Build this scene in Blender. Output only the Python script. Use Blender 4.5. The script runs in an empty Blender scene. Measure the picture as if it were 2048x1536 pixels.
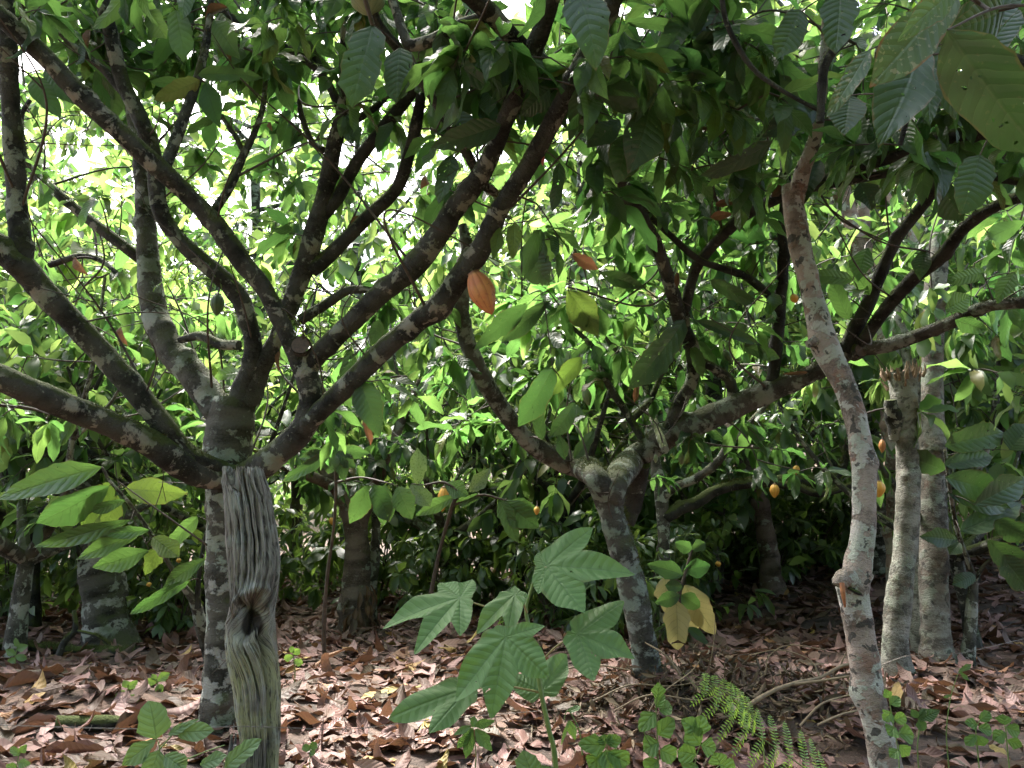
import bpy, math, random
import numpy as np
from mathutils import Vector

S = bpy.context.scene
COL = S.collection
R = np.random.default_rng(7)
PITCH = math.radians(9.5)
CAMH = 1.4
FPX = 1538.0
cp, sp = math.cos(PITCH), math.sin(PITCH)

def ray(px, py):
    a = (px - 1024.0) / FPX
    b = (768.0 - py) / FPX
    return np.array([a, cp - b * sp, sp + b * cp])

def P(px, py, Y):
    """point of the place seen towards (px, py) at the distance Y in front of the camera"""
    d = ray(px, py)
    return np.array([0, 0, CAMH]) + d * (Y / d[1])

def M(px, Y):
    """metres spanned by px picture units at distance Y"""
    return px * Y / FPX * 1.02

def gz(x, y):
    x = np.asarray(x, float); y = np.asarray(y, float)
    z = 0.05 * np.sin(x * 0.9 + 1.3) * np.cos(y * 0.7) + 0.03 * np.sin(x * 2.3 + y * 1.7) + 0.015 * np.sin(x * 5.1 - y * 4.3)
    z = z + 0.30 * np.exp(-(((x - 1.25) / 1.1) ** 2 + ((y - 5.55) / 0.75) ** 2))
    z = z + 0.22 * np.exp(-(((x + 3.0) / 1.0) ** 2 + ((y - 5.6) / 0.55) ** 2))
    t = np.clip((x - 2.0 + 0.25 * (y - 7)) / 6, 0, 2) * np.clip((y - 6.5) / 6, 0, 3)
    z = z + 0.55 * t
    z = z + np.clip((y - 17) / 14, 0, 3) * 1.0
    return z

def G(px, py):
    """where the sight line meets the ground"""
    d = ray(px, py)
    o = np.array([0, 0, CAMH])
    t = 1.0
    while t < 40:
        p = o + d * t
        if p[2] < gz(p[0], p[1]):
            return p
        t += 0.02
    return p

# ---------------------------------------------------------------- objects
ORIG = {}
def tag(o, label=None, cat=None, group=None, kind=None):
    if label: o['label'] = label
    if cat: o['category'] = cat
    if group: o['group'] = group
    if kind: o['kind'] = kind
    return o

def empty(name, loc, label=None, cat=None, group=None):
    o = bpy.data.objects.new(name, None)
    o.empty_display_size = 0.1
    COL.objects.link(o)
    o.location = [float(v) for v in loc]
    ORIG[o] = np.array(loc, float)
    return tag(o, label, cat, group)

class MB:
    """collects vertices, faces and uvs; build() links them as one mesh object"""
    def __init__(self):
        self.v = []; self.q = []; self.t = []; self.uv = []; self.n = 0
    def add(self, v, q=None, t=None, uv=None):
        v = np.asarray(v, float).reshape(-1, 3)
        if q is not None and len(q): self.q.append(np.asarray(q, int).reshape(-1, 4) + self.n)
        if t is not None and len(t): self.t.append(np.asarray(t, int).reshape(-1, 3) + self.n)
        self.uv.append(np.zeros((len(v), 2)) if uv is None else np.asarray(uv, float).reshape(-1, 2))
        self.v.append(v); self.n += len(v)
    def build(self, name, mat, parent=None, smooth=True, loc=None):
        V = np.concatenate(self.v) if self.v else np.zeros((0, 3))
        UV = np.concatenate(self.uv) if self.uv else np.zeros((0, 2))
        o0 = np.zeros(3)
        if parent is not None: o0 = ORIG[parent]
        elif loc is not None: o0 = np.asarray(loc, float)
        q = np.concatenate(self.q) if self.q else np.zeros((0, 4), int)
        t = np.concatenate(self.t) if self.t else np.zeros((0, 3), int)
        me = bpy.data.meshes.new(name)
        me.vertices.add(len(V)); me.vertices.foreach_set('co', (V - o0).astype(np.float32).ravel())
        loops = np.concatenate([q.ravel(), t.ravel()]).astype(np.int32)
        me.loops.add(len(loops)); me.loops.foreach_set('vertex_index', loops)
        npoly = len(q) + len(t)
        me.polygons.add(npoly)
        st = np.concatenate([np.arange(len(q)) * 4, len(q) * 4 + np.arange(len(t)) * 3]).astype(np.int32)
        me.polygons.foreach_set('loop_start', st)
        me.update(calc_edges=True)
        me.polygons.foreach_set('use_smooth', np.full(npoly, smooth, dtype=bool))
        ul = me.uv_layers.new(name='UVMap')
        ul.data.foreach_set('uv', UV[loops].astype(np.float32).ravel())
        me.materials.append(mat)
        me.validate()
        o = bpy.data.objects.new(name, me)
        COL.objects.link(o)
        if parent is not None:
            o.parent = parent; ORIG[o] = o0
        else:
            o.location = [float(c) for c in o0]; ORIG[o] = o0
        return o

def copy_tree(o, parent=None):
    c = o.copy(); COL.objects.link(c)
    if parent is not None: c.parent = parent
    for ch in list(o.children): copy_tree(ch, c)
    return c

def unit(v):
    v = np.asarray(v, float)
    return v / np.maximum(np.linalg.norm(v, axis=-1, keepdims=True), 1e-9)

# ---------------------------------------------------------------- shapes
def spline(pts, step):
    """Catmull-Rom through pts (n, k) resampled about every step metres"""
    p = np.asarray(pts, float)
    ext = np.vstack([2 * p[0] - p[1], p, 2 * p[-1] - p[-2]])
    out = []
    for i in range(len(p) - 1):
        a, b, c, d = ext[i], ext[i + 1], ext[i + 2], ext[i + 3]
        n = max(2, int(np.linalg.norm((c - b)[:3]) / step))
        for k in range(n):
            t = k / n
            out.append(0.5 * ((2 * b) + (c - a) * t + (2 * a - 5 * b + 4 * c - d) * t * t + (3 * b - a - 3 * c + d) * t ** 3))
    out.append(p[-1])
    return np.array(out)

def vnoise(x, seed):
    """smooth random function of an (n, 3) array: a sum of a few plane waves"""
    r = np.random.default_rng(seed)
    s = np.zeros(len(x))
    for f, a in ((6, 1.0), (14, 0.6), (31, 0.4), (60, 0.3), (125, 0.28)):
        for _ in range(3):
            k = unit(r.normal(size=3)) * f
            s += a / 3 * np.sin(x @ k + r.uniform(0, 6.28))
    return s

def tube(mb, pts, rad, nseg=14, step=0.04, rough=0.10, seed=0, cap=True, bumps=0.0):
    """swept limb; pts (n,3), rad (n,)"""
    pr = np.column_stack([np.asarray(pts, float), np.asarray(rad, float)])
    c = spline(pr, step)
    r = np.maximum(c[:, 3], 0.0008); c = c[:, :3]
    n = len(c)
    T = unit(np.gradient(c, axis=0))
    up = np.array([0.0, 0.0, 1.0]) if abs(T[0][2]) < 0.9 else np.array([1.0, 0, 0])
    N = np.zeros_like(c); N[0] = unit(np.cross(np.cross(T[0], up), T[0]))
    for i in range(1, n):
        v = N[i - 1] - T[i] * np.dot(N[i - 1], T[i])
        N[i] = unit(v)
    B = np.cross(T, N)
    a = np.linspace(0, 2 * np.pi, nseg + 1)
    ca, sa = np.cos(a), np.sin(a)
    dirs = N[:, None, :] * ca[None, :, None] + B[:, None, :] * sa[None, :, None]
    V = c[:, None, :] + dirs * r[:, None, None]
    if rough:
        s = vnoise(V.reshape(-1, 3), seed).reshape(n, nseg + 1)
        s[:, -1] = s[:, 0]
        V = V + dirs * (s * rough * r[:, None])[..., None]
    L = np.concatenate([[0], np.cumsum(np.linalg.norm(np.diff(c, axis=0), axis=1))])
    if bumps:
        rb = np.random.default_rng(seed + 999)
        for _ in range(int(L[-1] * bumps) + 1):
            l0 = rb.uniform(0, L[-1]); a0 = rb.uniform(0, 6.28); rr = np.interp(l0, L, r)
            da = (a - a0 + np.pi) % (2 * np.pi) - np.pi
            am = rb.uniform(.12, .42) * rr; wd = rr * rb.uniform(.35, .9)
            e = np.exp(-((L - l0) / wd) ** 2)[:, None] * np.exp(-(da / rb.uniform(.35, .8)) ** 2)[None]
            V = V + dirs * (am * e)[..., None]
    uv = np.stack([np.broadcast_to(a / (2 * np.pi), (n, nseg + 1)), np.broadcast_to(L[:, None], (n, nseg + 1))], -1)
    idx = np.arange(n * (nseg + 1)).reshape(n, nseg + 1)
    q = np.stack([idx[:-1, :-1], idx[:-1, 1:], idx[1:, 1:], idx[1:, :-1]], -1).reshape(-1, 4)
    mb.add(V.reshape(-1, 3), q, uv=uv.reshape(-1, 2))
    if cap:
        for row, flip in ((0, True), (n - 1, False)):
            ring = V[row, :-1]
            vv = np.vstack([ring, c[row][None]])
            k = np.arange(nseg); k2 = (k + 1) % nseg
            t = np.stack([k, k2, np.full(nseg, nseg)], -1)
            mb.add(vv, t=t[:, ::-1] if flip else t, uv=np.zeros((nseg + 1, 2)))
    return c, r

def leaf_batch(mb, base, d, nrm, length, width, na=2, nl=5, bend=None, fold=None, wave=0.04, seed=0, prof=(0.85, 0.72), serr=0.0, twist=1.0):
    """many simple leaves: base, d (direction), nrm (upper side), all (n,3); curved, folded at the midrib"""
    r = np.random.default_rng(seed + 11)
    n = len(base)
    if n == 0: return
    base = np.asarray(base, float); d = unit(d)
    s_ = unit(np.cross(d, nrm)); u = np.cross(s_, d)
    length = np.broadcast_to(length, n).astype(float); width = np.broadcast_to(width, n).astype(float)
    bend = r.uniform(0.2, 0.9, n) if bend is None else np.broadcast_to(bend, n)
    fold = r.uniform(0.05, 0.4, n) if fold is None else np.broadcast_to(fold, n)
    t = np.linspace(0, 1, nl + 1)
    s = np.linspace(-1, 1, na + 1)
    tw = np.clip(t, 0, 1)
    w = np.sin(np.pi * tw ** prof[0]) ** prof[1]
    w = w * (1 - 0.35 * np.clip((tw - 0.8) / 0.2, 0, 1))
    w[0] = 0.03; w[-1] = 0.015
    # arc in the (d,u) plane
    th = bend[:, None] * t[None, :] ** 1.3
    dt = np.diff(t)
    ax = np.concatenate([np.zeros((n, 1)), np.cumsum(np.cos((th[:, 1:] + th[:, :-1]) / 2) * dt, 1)], 1)
    az = -np.concatenate([np.zeros((n, 1)), np.cumsum(np.sin((th[:, 1:] + th[:, :-1]) / 2) * dt, 1)], 1)
    ax *= length[:, None]; az *= length[:, None]
    W = (width[:, None] * 0.5) * w[None, :] * (1 + 0.06 * r.normal(size=(n, nl + 1)))
    ph = r.uniform(0, 6.28, n)
    W = W * (1 + 0.13 * np.sin(t[None, :] * 8 + r.uniform(0, 6.28, n)[:, None]))
    side = W[:, :, None] * s[None, None, :]
    lift = fold[:, None, None] * np.abs(side)
    lift = lift + wave * length[:, None, None] * np.abs(s)[None, None, :] ** 2 * np.sin(t[None, :, None] * 11 + ph[:, None, None] + 1.7 * np.sign(s)[None, None, :])
    skew = 0.15 * np.abs(side)
    if serr:
        sr = 1 + serr * r.uniform(-1, 1, size=(n, nl + 1, na + 1)) * (np.abs(s) > 0.99)[None, None, :]
        side = side * sr
    T = (r.normal(0, 0.45, n) * twist)[:, None, None] * t[None, :, None] ** 1.2
    sick = (r.normal(0, 0.09, n) * twist * length)[:, None, None] * t[None, :, None] ** 2
    hs = side * np.cos(fold)[:, None, None]
    V = (base[:, None, None, :] + d[:, None, None, :] * (ax[:, :, None] + skew)[..., None]
         + s_[:, None, None, :] * (hs * np.cos(T) - lift * np.sin(T) + sick)[..., None] + u[:, None, None, :] * (az[:, :, None] + lift * np.cos(T) + hs * np.sin(T))[..., None])
    m = (nl + 1) * (na + 1)
    g = np.arange(m).reshape(nl + 1, na + 1)
    q1 = np.stack([g[:-1, :-1], g[:-1, 1:], g[1:, 1:], g[1:, :-1]], -1).reshape(-1, 4)
    q = (q1[None] + (np.arange(n) * m)[:, None, None]).reshape(-1, 4)
    uv1 = np.stack([np.broadcast_to((s[None, :] + 1) / 2, (nl + 1, na + 1)), np.broadcast_to(t[:, None], (nl + 1, na + 1))], -1).reshape(-1, 2)
    mb.add(V.reshape(-1, 3), q, uv=np.tile(uv1, (n, 1)))

CAMP = np.array([0, 0, CAMH])
def hero_leaf(mb, bx, by, tx, ty, wpx, Y, dY=0.0, roll=0.0, bend=0.35, fold=0.18, seed=0, na=6, nl=14, wave=0.015):
    """one leaf from base to tip, seen at distance Y (tip dY nearer or farther)"""
    a = P(bx, by, Y); b = P(tx, ty, Y + dY)
    d = b - a; L = np.linalg.norm(d); d = d / L
    v = unit(CAMP - (a + b) / 2)
    n = unit(v - d * np.dot(v, d))
    if n[2] < 0: n = n if n[2] > -0.35 else n
    s = np.cross(d, n)
    n2 = n * math.cos(roll) + s * math.sin(roll)
    # start a little high so that the bent leaf still ends at its tip
    d2 = unit(d + n2 * bend * 0.42)
    leaf_batch(mb, a[None], d2[None], n2[None], np.array([L * (1 + bend * bend * 0.1)]), np.array([M(wpx, Y) / max(0.35, math.cos(roll))]), na, nl,
               bend=np.array([bend]), fold=np.array([fold]), wave=wave, seed=seed, serr=0.03, twist=0.55)
    return a

# ---------------------------------------------------------------- materials
class NT:
    def __init__(self, name):
        self.m = bpy.data.materials.new(name); self.m.use_nodes = True
        self.t = self.m.node_tree; self.t.nodes.clear()
        self.out = self.t.nodes.new('ShaderNodeOutputMaterial')
    def n(self, typ, **kw):
        nd = self.t.nodes.new(typ)
        for k, v in kw.items():
            if k.startswith('i_'):
                key = k[2:]
                key = int(key) if key.isdigit() else key.replace('_', ' ')
                nd.inputs[key].default_value = v
            else: setattr(nd, k, v)
        return nd
    def l(self, a, b): self.t.links.new(a, b)
    def val(self, x, sock):
        if hasattr(x, 'is_linked') or hasattr(x, 'links'): self.l(x, sock)
        else: sock.default_value = x
    def math(self, op, a, b=0.0, c=None, clamp=False):
        nd = self.n('ShaderNodeMath', operation=op, use_clamp=clamp)
        self.val(a, nd.inputs[0]); self.val(b, nd.inputs[1])
        if c is not None: self.val(c, nd.inputs[2])
        return nd.outputs[0]
    def mix(self, f, a, b, blend='MIX'):
        nd = self.n('ShaderNodeMix', data_type='RGBA', blend_type=blend)
        self.val(f, nd.inputs[0])
        for x, s in ((a, nd.inputs[6]), (b, nd.inputs[7])):
            if isinstance(x, tuple): s.default_value = (*x[:3], 1)
            else: self.l(x, s)
        return nd.outputs[2]
    def noise(self, vec, scale, detail=3.0, rough=0.55, dist=0.0):
        nd = self.n('ShaderNodeTexNoise', i_Scale=scale, i_Detail=detail, i_Roughness=rough, i_Distortion=dist)
        if vec is not None: self.l(vec, nd.inputs['Vector'])
        return nd.outputs['Fac']
    def step(self, x, a, b):
        nd = self.n('ShaderNodeMapRange', interpolation_type='SMOOTHSTEP')
        self.val(x, nd.inputs[0]); nd.inputs[1].default_value = a; nd.inputs[2].default_value = b
        return nd.outputs[0]
    def ramp(self, x, stops, interp='LINEAR'):
        nd = self.n('ShaderNodeValToRGB'); cr = nd.color_ramp; cr.interpolation = interp
        while len(cr.elements) < len(stops): cr.elements.new(0.5)
        for e, (p, c) in zip(cr.elements, stops): e.position = p; e.color = (*c, 1)
        self.l(x, nd.inputs[0]); return nd.outputs[0]

def leaf_mat(name, stops, trans, tfac=0.42, rough=0.38, veins=9.0, vein_mix=0.35, vein_col=(0.12, 0.19, 0.07), spots=0.0, spot_col=(0.25, 0.25, 0.16), bump=0.6, brown_edge=0.0, spec=0.45, holes=0.0):
    t = NT(name)
    geo = t.n('ShaderNodeNewGeometry'); uv = t.n('ShaderNodeUVMap')
    rnd = geo.outputs['Random Per Island']
    col = t.ramp(rnd, stops)
    tc = t.mix(rnd, trans[0], trans[1])
    wn = t.n('ShaderNodeTexWhiteNoise', noise_dimensions='1D'); t.l(rnd, wn.inputs['W'])
    tc = t.mix(0.5, tc, t.mix(wn.outputs['Value'], trans[0], trans[1]))
    obj = t.n('ShaderNodeTexCoord').outputs['Object']
    nz = t.noise(obj, 9.0, 3)
    col = t.mix(t.math('MULTIPLY', nz, 0.5), col, t.mix(0.6, col, (0.09, 0.12, 0.03)))
    bsock = None
    if veins:
        sx = t.n('ShaderNodeSeparateXYZ'); t.l(uv.outputs[0], sx.inputs[0])
        a = t.math('ABSOLUTE', t.math('MULTIPLY_ADD', sx.outputs[0], 2.0, -1.0))
        ph = t.math('SUBTRACT', t.math('MULTIPLY', t.math('ADD', sx.outputs[1], t.math('MULTIPLY', nz, 0.10)), t.math('MULTIPLY_ADD', wn.outputs['Value'], veins * 0.3, veins * 0.85)), t.math('MULTIPLY', t.math('POWER', a, 1.3), 1.25))
        fr = t.math('PINGPONG', ph, 0.5)                     # 0 on the vein .. 0.5 between
        lat = t.math('SUBTRACT', 1.0, t.step(fr, 0.015, 0.06))
        mid = t.math('SUBTRACT', 1.0, t.step(a, 0.02, 0.07))
        v = t.math('MAXIMUM', lat, mid)
        v = t.math('MULTIPLY', v, t.math('MULTIPLY_ADD', t.step(t.noise(obj, 23, 2), 0.3, 0.7), 0.7, 0.3))
        col = t.mix(t.math('MULTIPLY', v, vein_mix), col, vein_col)
        tc = t.mix(t.math('MULTIPLY', v, 0.55), tc, (0.05, 0.09, 0.02))
        h = t.math('ADD', t.math('POWER', t.math('MULTIPLY', fr, 2.0), 0.6), t.math('MULTIPLY', t.step(a, 0.0, 0.12), 0.8))
        h = t.math('ADD', h, t.math('MULTIPLY', nz, 0.5))
        bp = t.n('ShaderNodeBump', i_Strength=bump, i_Distance=0.004); t.l(h, bp.inputs['Height']); bsock = bp.outputs[0]
    if spots:
        sn = t.noise(obj, 60.0, 2); sk = t.step(sn, 0.66 - 0.12 * spots, 0.72 - 0.12 * spots)
        col = t.mix(sk, col, spot_col)
    if brown_edge:
        sx2 = t.n('ShaderNodeSeparateXYZ'); t.l(uv.outputs[0], sx2.inputs[0])
        a2 = t.math('ABSOLUTE', t.math('MULTIPLY_ADD', sx2.outputs[0], 2.0, -1.0))
        e = t.math('ADD', t.math('MAXIMUM', t.math('POWER', a2, 5), t.math('POWER', sx2.outputs[1], 9)), t.math('MULTIPLY', t.math('SUBTRACT', t.noise(obj, 14, 4), 0.5), 1.6))
        ek = t.math('MULTIPLY', t.step(e, 0.75, 0.95), brown_edge)
        col = t.mix(ek, col, (0.22, 0.13, 0.06)); tc = t.mix(ek, tc, (0.15, 0.08, 0.02))
    bs = t.n('ShaderNodeBsdfPrincipled', i_Roughness=rough); t.l(col, bs.inputs['Base Color'])
    bs.inputs['Specular IOR Level'].default_value = spec
    tr = t.n('ShaderNodeBsdfTranslucent'); t.l(tc, tr.inputs['Color'])
    if bsock is not None:
        t.l(bsock, bs.inputs['Normal'])
    mx = t.n('ShaderNodeMixShader'); wn2 = t.n('ShaderNodeTexWhiteNoise', noise_dimensions='1D'); t.l(t.math('ADD', rnd, 7.3), wn2.inputs['W'])
    t.l(t.math('MULTIPLY_ADD', wn2.outputs['Value'], tfac * 1.1, tfac * 0.45), mx.inputs[0])
    t.l(bs.outputs[0], mx.inputs[1]); t.l(tr.outputs[0], mx.inputs[2])
    if holes:
        hn = t.noise(obj, 38, 2, .5); hk = t.step(hn, 0.76 - holes * .06, 0.765 - holes * .06)
        tp = t.n('ShaderNodeBsdfTransparent'); m2 = t.n('ShaderNodeMixShader'); t.l(hk, m2.inputs[0])
        t.l(mx.outputs[0], m2.inputs[1]); t.l(tp.outputs[0], m2.inputs[2]); t.l(m2.outputs[0], t.out.inputs[0])
    else: t.l(mx.outputs[0], t.out.inputs[0])
    return t.m

def bark_mat(name, dark, mid, lich=(0.33, 0.325, 0.28), lich_thr=0.57, moss=0.5, dark_spots=0.0, pink=0.0, scale=1.0, ring=0.25, spots=0.6, soft=0.0175):
    t = NT(name)
    obj = t.n('ShaderNodeTexCoord').outputs['Object']
    uv = t.n('ShaderNodeUVMap').outputs[0]
    geo = t.n('ShaderNodeNewGeometry')
    n1 = t.noise(obj, 5 * scale, 4); nf = t.noise(obj, 55 * scale, 5, 0.65)
    col = t.mix(t.step(n1, 0.35, 0.65), dark, mid)
    col = t.mix(t.math('MULTIPLY', t.step(nf, 0.42, 0.62), 0.55), col, tuple(c * 0.35 for c in dark))
    if pink:
        col = t.mix(t.math('MULTIPLY', t.step(t.noise(obj, 7.3 * scale, 3), 0.5, 0.62), pink), col, (0.30, 0.17, 0.12))
    # rings round the limb
    sx = t.n('ShaderNodeSeparateXYZ'); t.l(uv, sx.inputs[0])
    rw = t.math('ADD', t.math('MULTIPLY', sx.outputs[1], 38.0), t.math('MULTIPLY', n1, 6.0))
    rg = t.math('PINGPONG', rw, 0.5)
    rk = t.math('SUBTRACT', 1.0, t.step(rg, 0.02, 0.14))
    col = t.mix(t.math('MULTIPLY', rk, ring), col, tuple(c * 0.4 for c in dark))
    # lichen crusts, many of them spread as bands round the limb
    ua = t.math('MULTIPLY', sx.outputs[0], 6.28318)
    cv = t.n('ShaderNodeCombineXYZ')
    t.l(t.math('MULTIPLY', t.math('COSINE', ua), 0.45), cv.inputs[0]); t.l(t.math('MULTIPLY', t.math('SINE', ua), 0.45), cv.inputs[1])
    t.l(t.math('ADD', t.math('MULTIPLY', sx.outputs[1], 9.0 * scale), t.math('MULTIPLY', t.n('ShaderNodeObjectInfo').outputs['Random'], 50.0)), cv.inputs[2])
    band = t.noise(cv.outputs[0], 1.0, 4, 0.55, 0.3)
    tone = t.step(t.noise(cv.outputs[0], 0.7, 2), 0.4, 0.62)
    col = t.mix(t.math('MULTIPLY', tone, 0.65), col, tuple(min(1, c * 1.55 + 0.01) for c in mid))
    ln = t.math('ADD', t.math('MULTIPLY', t.noise(obj, 7.5 * scale, 7, 0.66, 0.4), 0.55), t.math('MULTIPLY', band, 0.45))
    lk = t.step(ln, lich_thr - soft, lich_thr + soft)
    ln2 = t.noise(obj, 21 * scale, 4, 0.6)
    lk2 = t.math('MULTIPLY', t.step(ln2, 0.62, 0.67), spots * 0.5)
    lk = t.math('MAXIMUM', lk, lk2)
    lcol = t.mix(t.step(t.noise(obj, 3.1, 2), 0.4, 0.6), lich, (lich[0] * 0.80, lich[1] * 0.92, lich[2] * 0.84))
    lcol = t.mix(t.math('MULTIPLY', t.step(nf, 0.5, 0.7), 0.4), lcol, tuple(c * 0.55 for c in lich))
    col = t.mix(t.math('MULTIPLY', lk, 0.92), col, lcol)
    if dark_spots:
        dn = t.noise(obj, 13 * scale, 3, 0.5, 0.3)
        dk = t.math('MULTIPLY', t.step(dn, 0.61, 0.635), dark_spots)
        col = t.mix(dk, col, (0.055, 0.055, 0.05))
    # moss on the upper side
    sn = t.n('ShaderNodeSeparateXYZ'); t.l(geo.outputs['Normal'], sn.inputs[0])
    mn = t.math('ADD', t.math('MULTIPLY', sn.outputs[2], 0.55), t.math('MULTIPLY', t.noise(obj, 6 * scale, 4), 1.1))
    mk = t.math('MULTIPLY', t.step(mn, 0.72 - 0.25 * moss, 0.95 - 0.25 * moss), min(1.0, moss * 1.5))
    mcol = t.mix(nf, (0.030, 0.046, 0.009), (0.095, 0.12, 0.026))
    col = t.mix(mk, col, mcol)
    h = t.math('ADD', t.math('MULTIPLY', nf, 1.0), t.math('MULTIPLY', lk, 0.4))
    h = t.math('ADD', h, t.math('MULTIPLY', t.noise(obj, 140 * scale, 3, .6), 0.4))
    h = t.math('SUBTRACT', h, t.math('MULTIPLY', rk, 0.3 * ring))
    bp = t.n('ShaderNodeBump', i_Strength=0.95, i_Distance=0.02); t.l(h, bp.inputs['Height'])
    bs = t.n('ShaderNodeBsdfPrincipled', i_Roughness=0.85); t.l(col, bs.inputs['Base Color']); t.l(bp.outputs[0], bs.inputs['Normal'])
    bs.inputs['Specular IOR Level'].default_value = 0.25
    t.l(bs.outputs[0], t.out.inputs[0])
    return t.m

def plain_mat(name, c1, c2, scale=20, rough=0.7, bump=0.3, island=False):
    t = NT(name)
    obj = t.n('ShaderNodeTexCoord').outputs['Object']
    nz = t.noise(obj, scale, 4)
    f = nz
    if island:
        f = t.math('ADD', t.math('MULTIPLY', nz, 0.5), t.math('MULTIPLY', t.n('ShaderNodeNewGeometry').outputs['Random Per Island'], 0.5))
    col = t.mix(t.step(f, 0.3, 0.7), c1, c2)
    bp = t.n('ShaderNodeBump', i_Strength=bump, i_Distance=0.005); t.l(nz, bp.inputs['Height'])
    bs = t.n('ShaderNodeBsdfPrincipled', i_Roughness=rough); t.l(col, bs.inputs['Base Color']); t.l(bp.outputs[0], bs.inputs['Normal'])
    t.l(bs.outputs[0], t.out.inputs[0])
    return t.m

GREEN = [(0.0, (0.013, 0.036, 0.020)), (0.35, (0.022, 0.056, 0.029)), (0.7, (0.036, 0.080, 0.036)), (0.93, (0.075, 0.125, 0.03)), (0.965, (0.16, 0.15, 0.03)), (0.985, (0.13, 0.065, 0.03))]
TRG = ((0.08, 0.24, 0.05), (0.21, 0.37, 0.075))
m_leaf = leaf_mat('cacao leaf', GREEN, TRG)
m_leaf_far = leaf_mat('cacao leaf far', GREEN, ((0.13, 0.36, 0.07), (0.44, 0.57, 0.15)), tfac=0.46, veins=0)
m_bush = leaf_mat('bush leaf', [(0, (0.035, 0.075, 0.042)), (.6, (0.060, 0.110, 0.058)), (1, (0.10, 0.16, 0.07))], ((0.2, 0.36, 0.06), (0.34, 0.48, 0.08)), tfac=0.42, veins=0, rough=.3, spec=.6)
m_leaf_near = leaf_mat('cacao leaf near', [(0, (0.016, 0.042, 0.022)), (1, (0.038, 0.080, 0.036))], ((0.06, 0.16, 0.03), (0.11, 0.22, 0.04)), tfac=0.22, holes=1.0, spots=0.15, spot_col=(0.09, 0.10, 0.05), brown_edge=0.35, veins=10, vein_mix=0.3, bump=0.6, rough=0.36, spec=0.55)
m_leaf_spot = leaf_mat('spotted old leaf', [(0, (0.075, 0.125, 0.065)), (1, (0.10, 0.15, 0.08))], ((0.10, 0.2, 0.05), (0.15, 0.25, 0.06)), tfac=0.22, holes=.6, veins=10, spots=0.7, brown_edge=0.9, bump=0.6)
m_leaf_pale = leaf_mat('lichen dusted leaf', [(0, (0.16, 0.19, 0.14)), (1, (0.20, 0.24, 0.17))], ((0.14, 0.26, 0.05), (0.2, 0.3, 0.06)), tfac=0.25, veins=9, spots=1.0, spot_col=(0.08, 0.12, 0.06))
m_leaf_young = leaf_mat('young cacao leaf', [(0, (0.06, 0.125, 0.045)), (1, (0.10, 0.17, 0.06))], ((0.13, 0.31, 0.06), (0.22, 0.39, 0.075)), tfac=0.32, veins=10, bump=1.4, vein_mix=0.4, holes=.4, brown_edge=.25)
m_leaf_lime = leaf_mat('yellowing cacao leaf', [(0, (0.09, 0.145, 0.035)), (1, (0.13, 0.165, 0.045))], ((0.17, 0.30, 0.04), (0.23, 0.32, 0.05)), tfac=0.38, veins=9, bump=0.8, spots=0.5, spot_col=(0.05, 0.09, 0.03), brown_edge=.5, holes=.5)
m_leaf_yellow = leaf_mat('pale yellow leaf', [(0, (0.37, 0.36, 0.19)), (1, (0.44, 0.41, 0.24))], ((0.5, 0.45, 0.15), (0.55, 0.45, 0.18)), tfac=0.4, veins=8, bump=0.5, brown_edge=0.3)
m_leaf_brown = leaf_mat('withered brown leaf', [(0, (0.09, 0.045, 0.03)), (0.6, (0.16, 0.075, 0.045)), (1, (0.25, 0.13, 0.08))], ((0.16, 0.07, 0.03), (0.25, 0.11, 0.05)), tfac=0.2, veins=9, rough=0.6)
m_lobed = leaf_mat('soft lobed leaf', [(0, (0.095, 0.195, 0.075)), (1, (0.12, 0.225, 0.085))], ((0.2, 0.40, 0.07), (0.26, 0.46, 0.09)), tfac=0.38, veins=10, vein_mix=0.28, holes=.35, brown_edge=.2, vein_col=(0.17, 0.26, 0.13), rough=0.55, bump=0.7, spec=0.3)
m_weed = leaf_mat('weed leaf', [(0, (0.07, 0.15, 0.05)), (1, (0.12, 0.22, 0.07))], ((0.2, 0.38, 0.05), (0.3, 0.45, 0.08)), tfac=0.35, veins=6, vein_mix=0.3, rough=0.5)
m_fern = leaf_mat('fern leaflet', [(0, (0.12, 0.23, 0.05)), (1, (0.16, 0.28, 0.07))], ((0.3, 0.5, 0.06), (0.36, 0.55, 0.08)), tfac=0.4, veins=0)
m_litter = leaf_mat('fallen leaf', [(0.0, (0.05, 0.030, 0.025)), (0.25, (0.10, 0.048, 0.046)), (0.55, (0.165, 0.078, 0.075)), (0.8, (0.23, 0.118, 0.114)), (0.94, (0.33, 0.20, 0.195)), (0.975, (0.34, 0.165, 0.07)), (0.992, (0.30, 0.22, 0.06))],
                    ((0.18, 0.08, 0.04), (0.25, 0.13, 0.07)), tfac=0.14, veins=9, vein_mix=0.35, vein_col=(0.10, 0.055, 0.04), rough=0.6, bump=0.6, spec=0.35, brown_edge=0.0)
m_bark = bark_mat('cacao bark', (0.019, 0.020, 0.017), (0.054, 0.055, 0.047), lich_thr=0.55, moss=0.55, ring=0.35)
m_bark_b = bark_mat('blotched cacao bark', (0.034, 0.033, 0.026), (0.090, 0.086, 0.070), lich=(0.38, 0.38, 0.34), lich_thr=0.525, moss=0.35, ring=0.3)
m_bark_dark = bark_mat('dark mossy bark', (0.015, 0.016, 0.014), (0.038, 0.039, 0.034), lich_thr=0.63, moss=0.6, ring=0.2)
m_bark_pale = bark_mat('pale bark', (0.18, 0.145, 0.12), (0.31, 0.26, 0.225), lich=(0.56, 0.53, 0.49), lich_thr=0.52, moss=0.12, dark_spots=0.85, pink=0.75, ring=0.35, scale=1.2)
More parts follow.
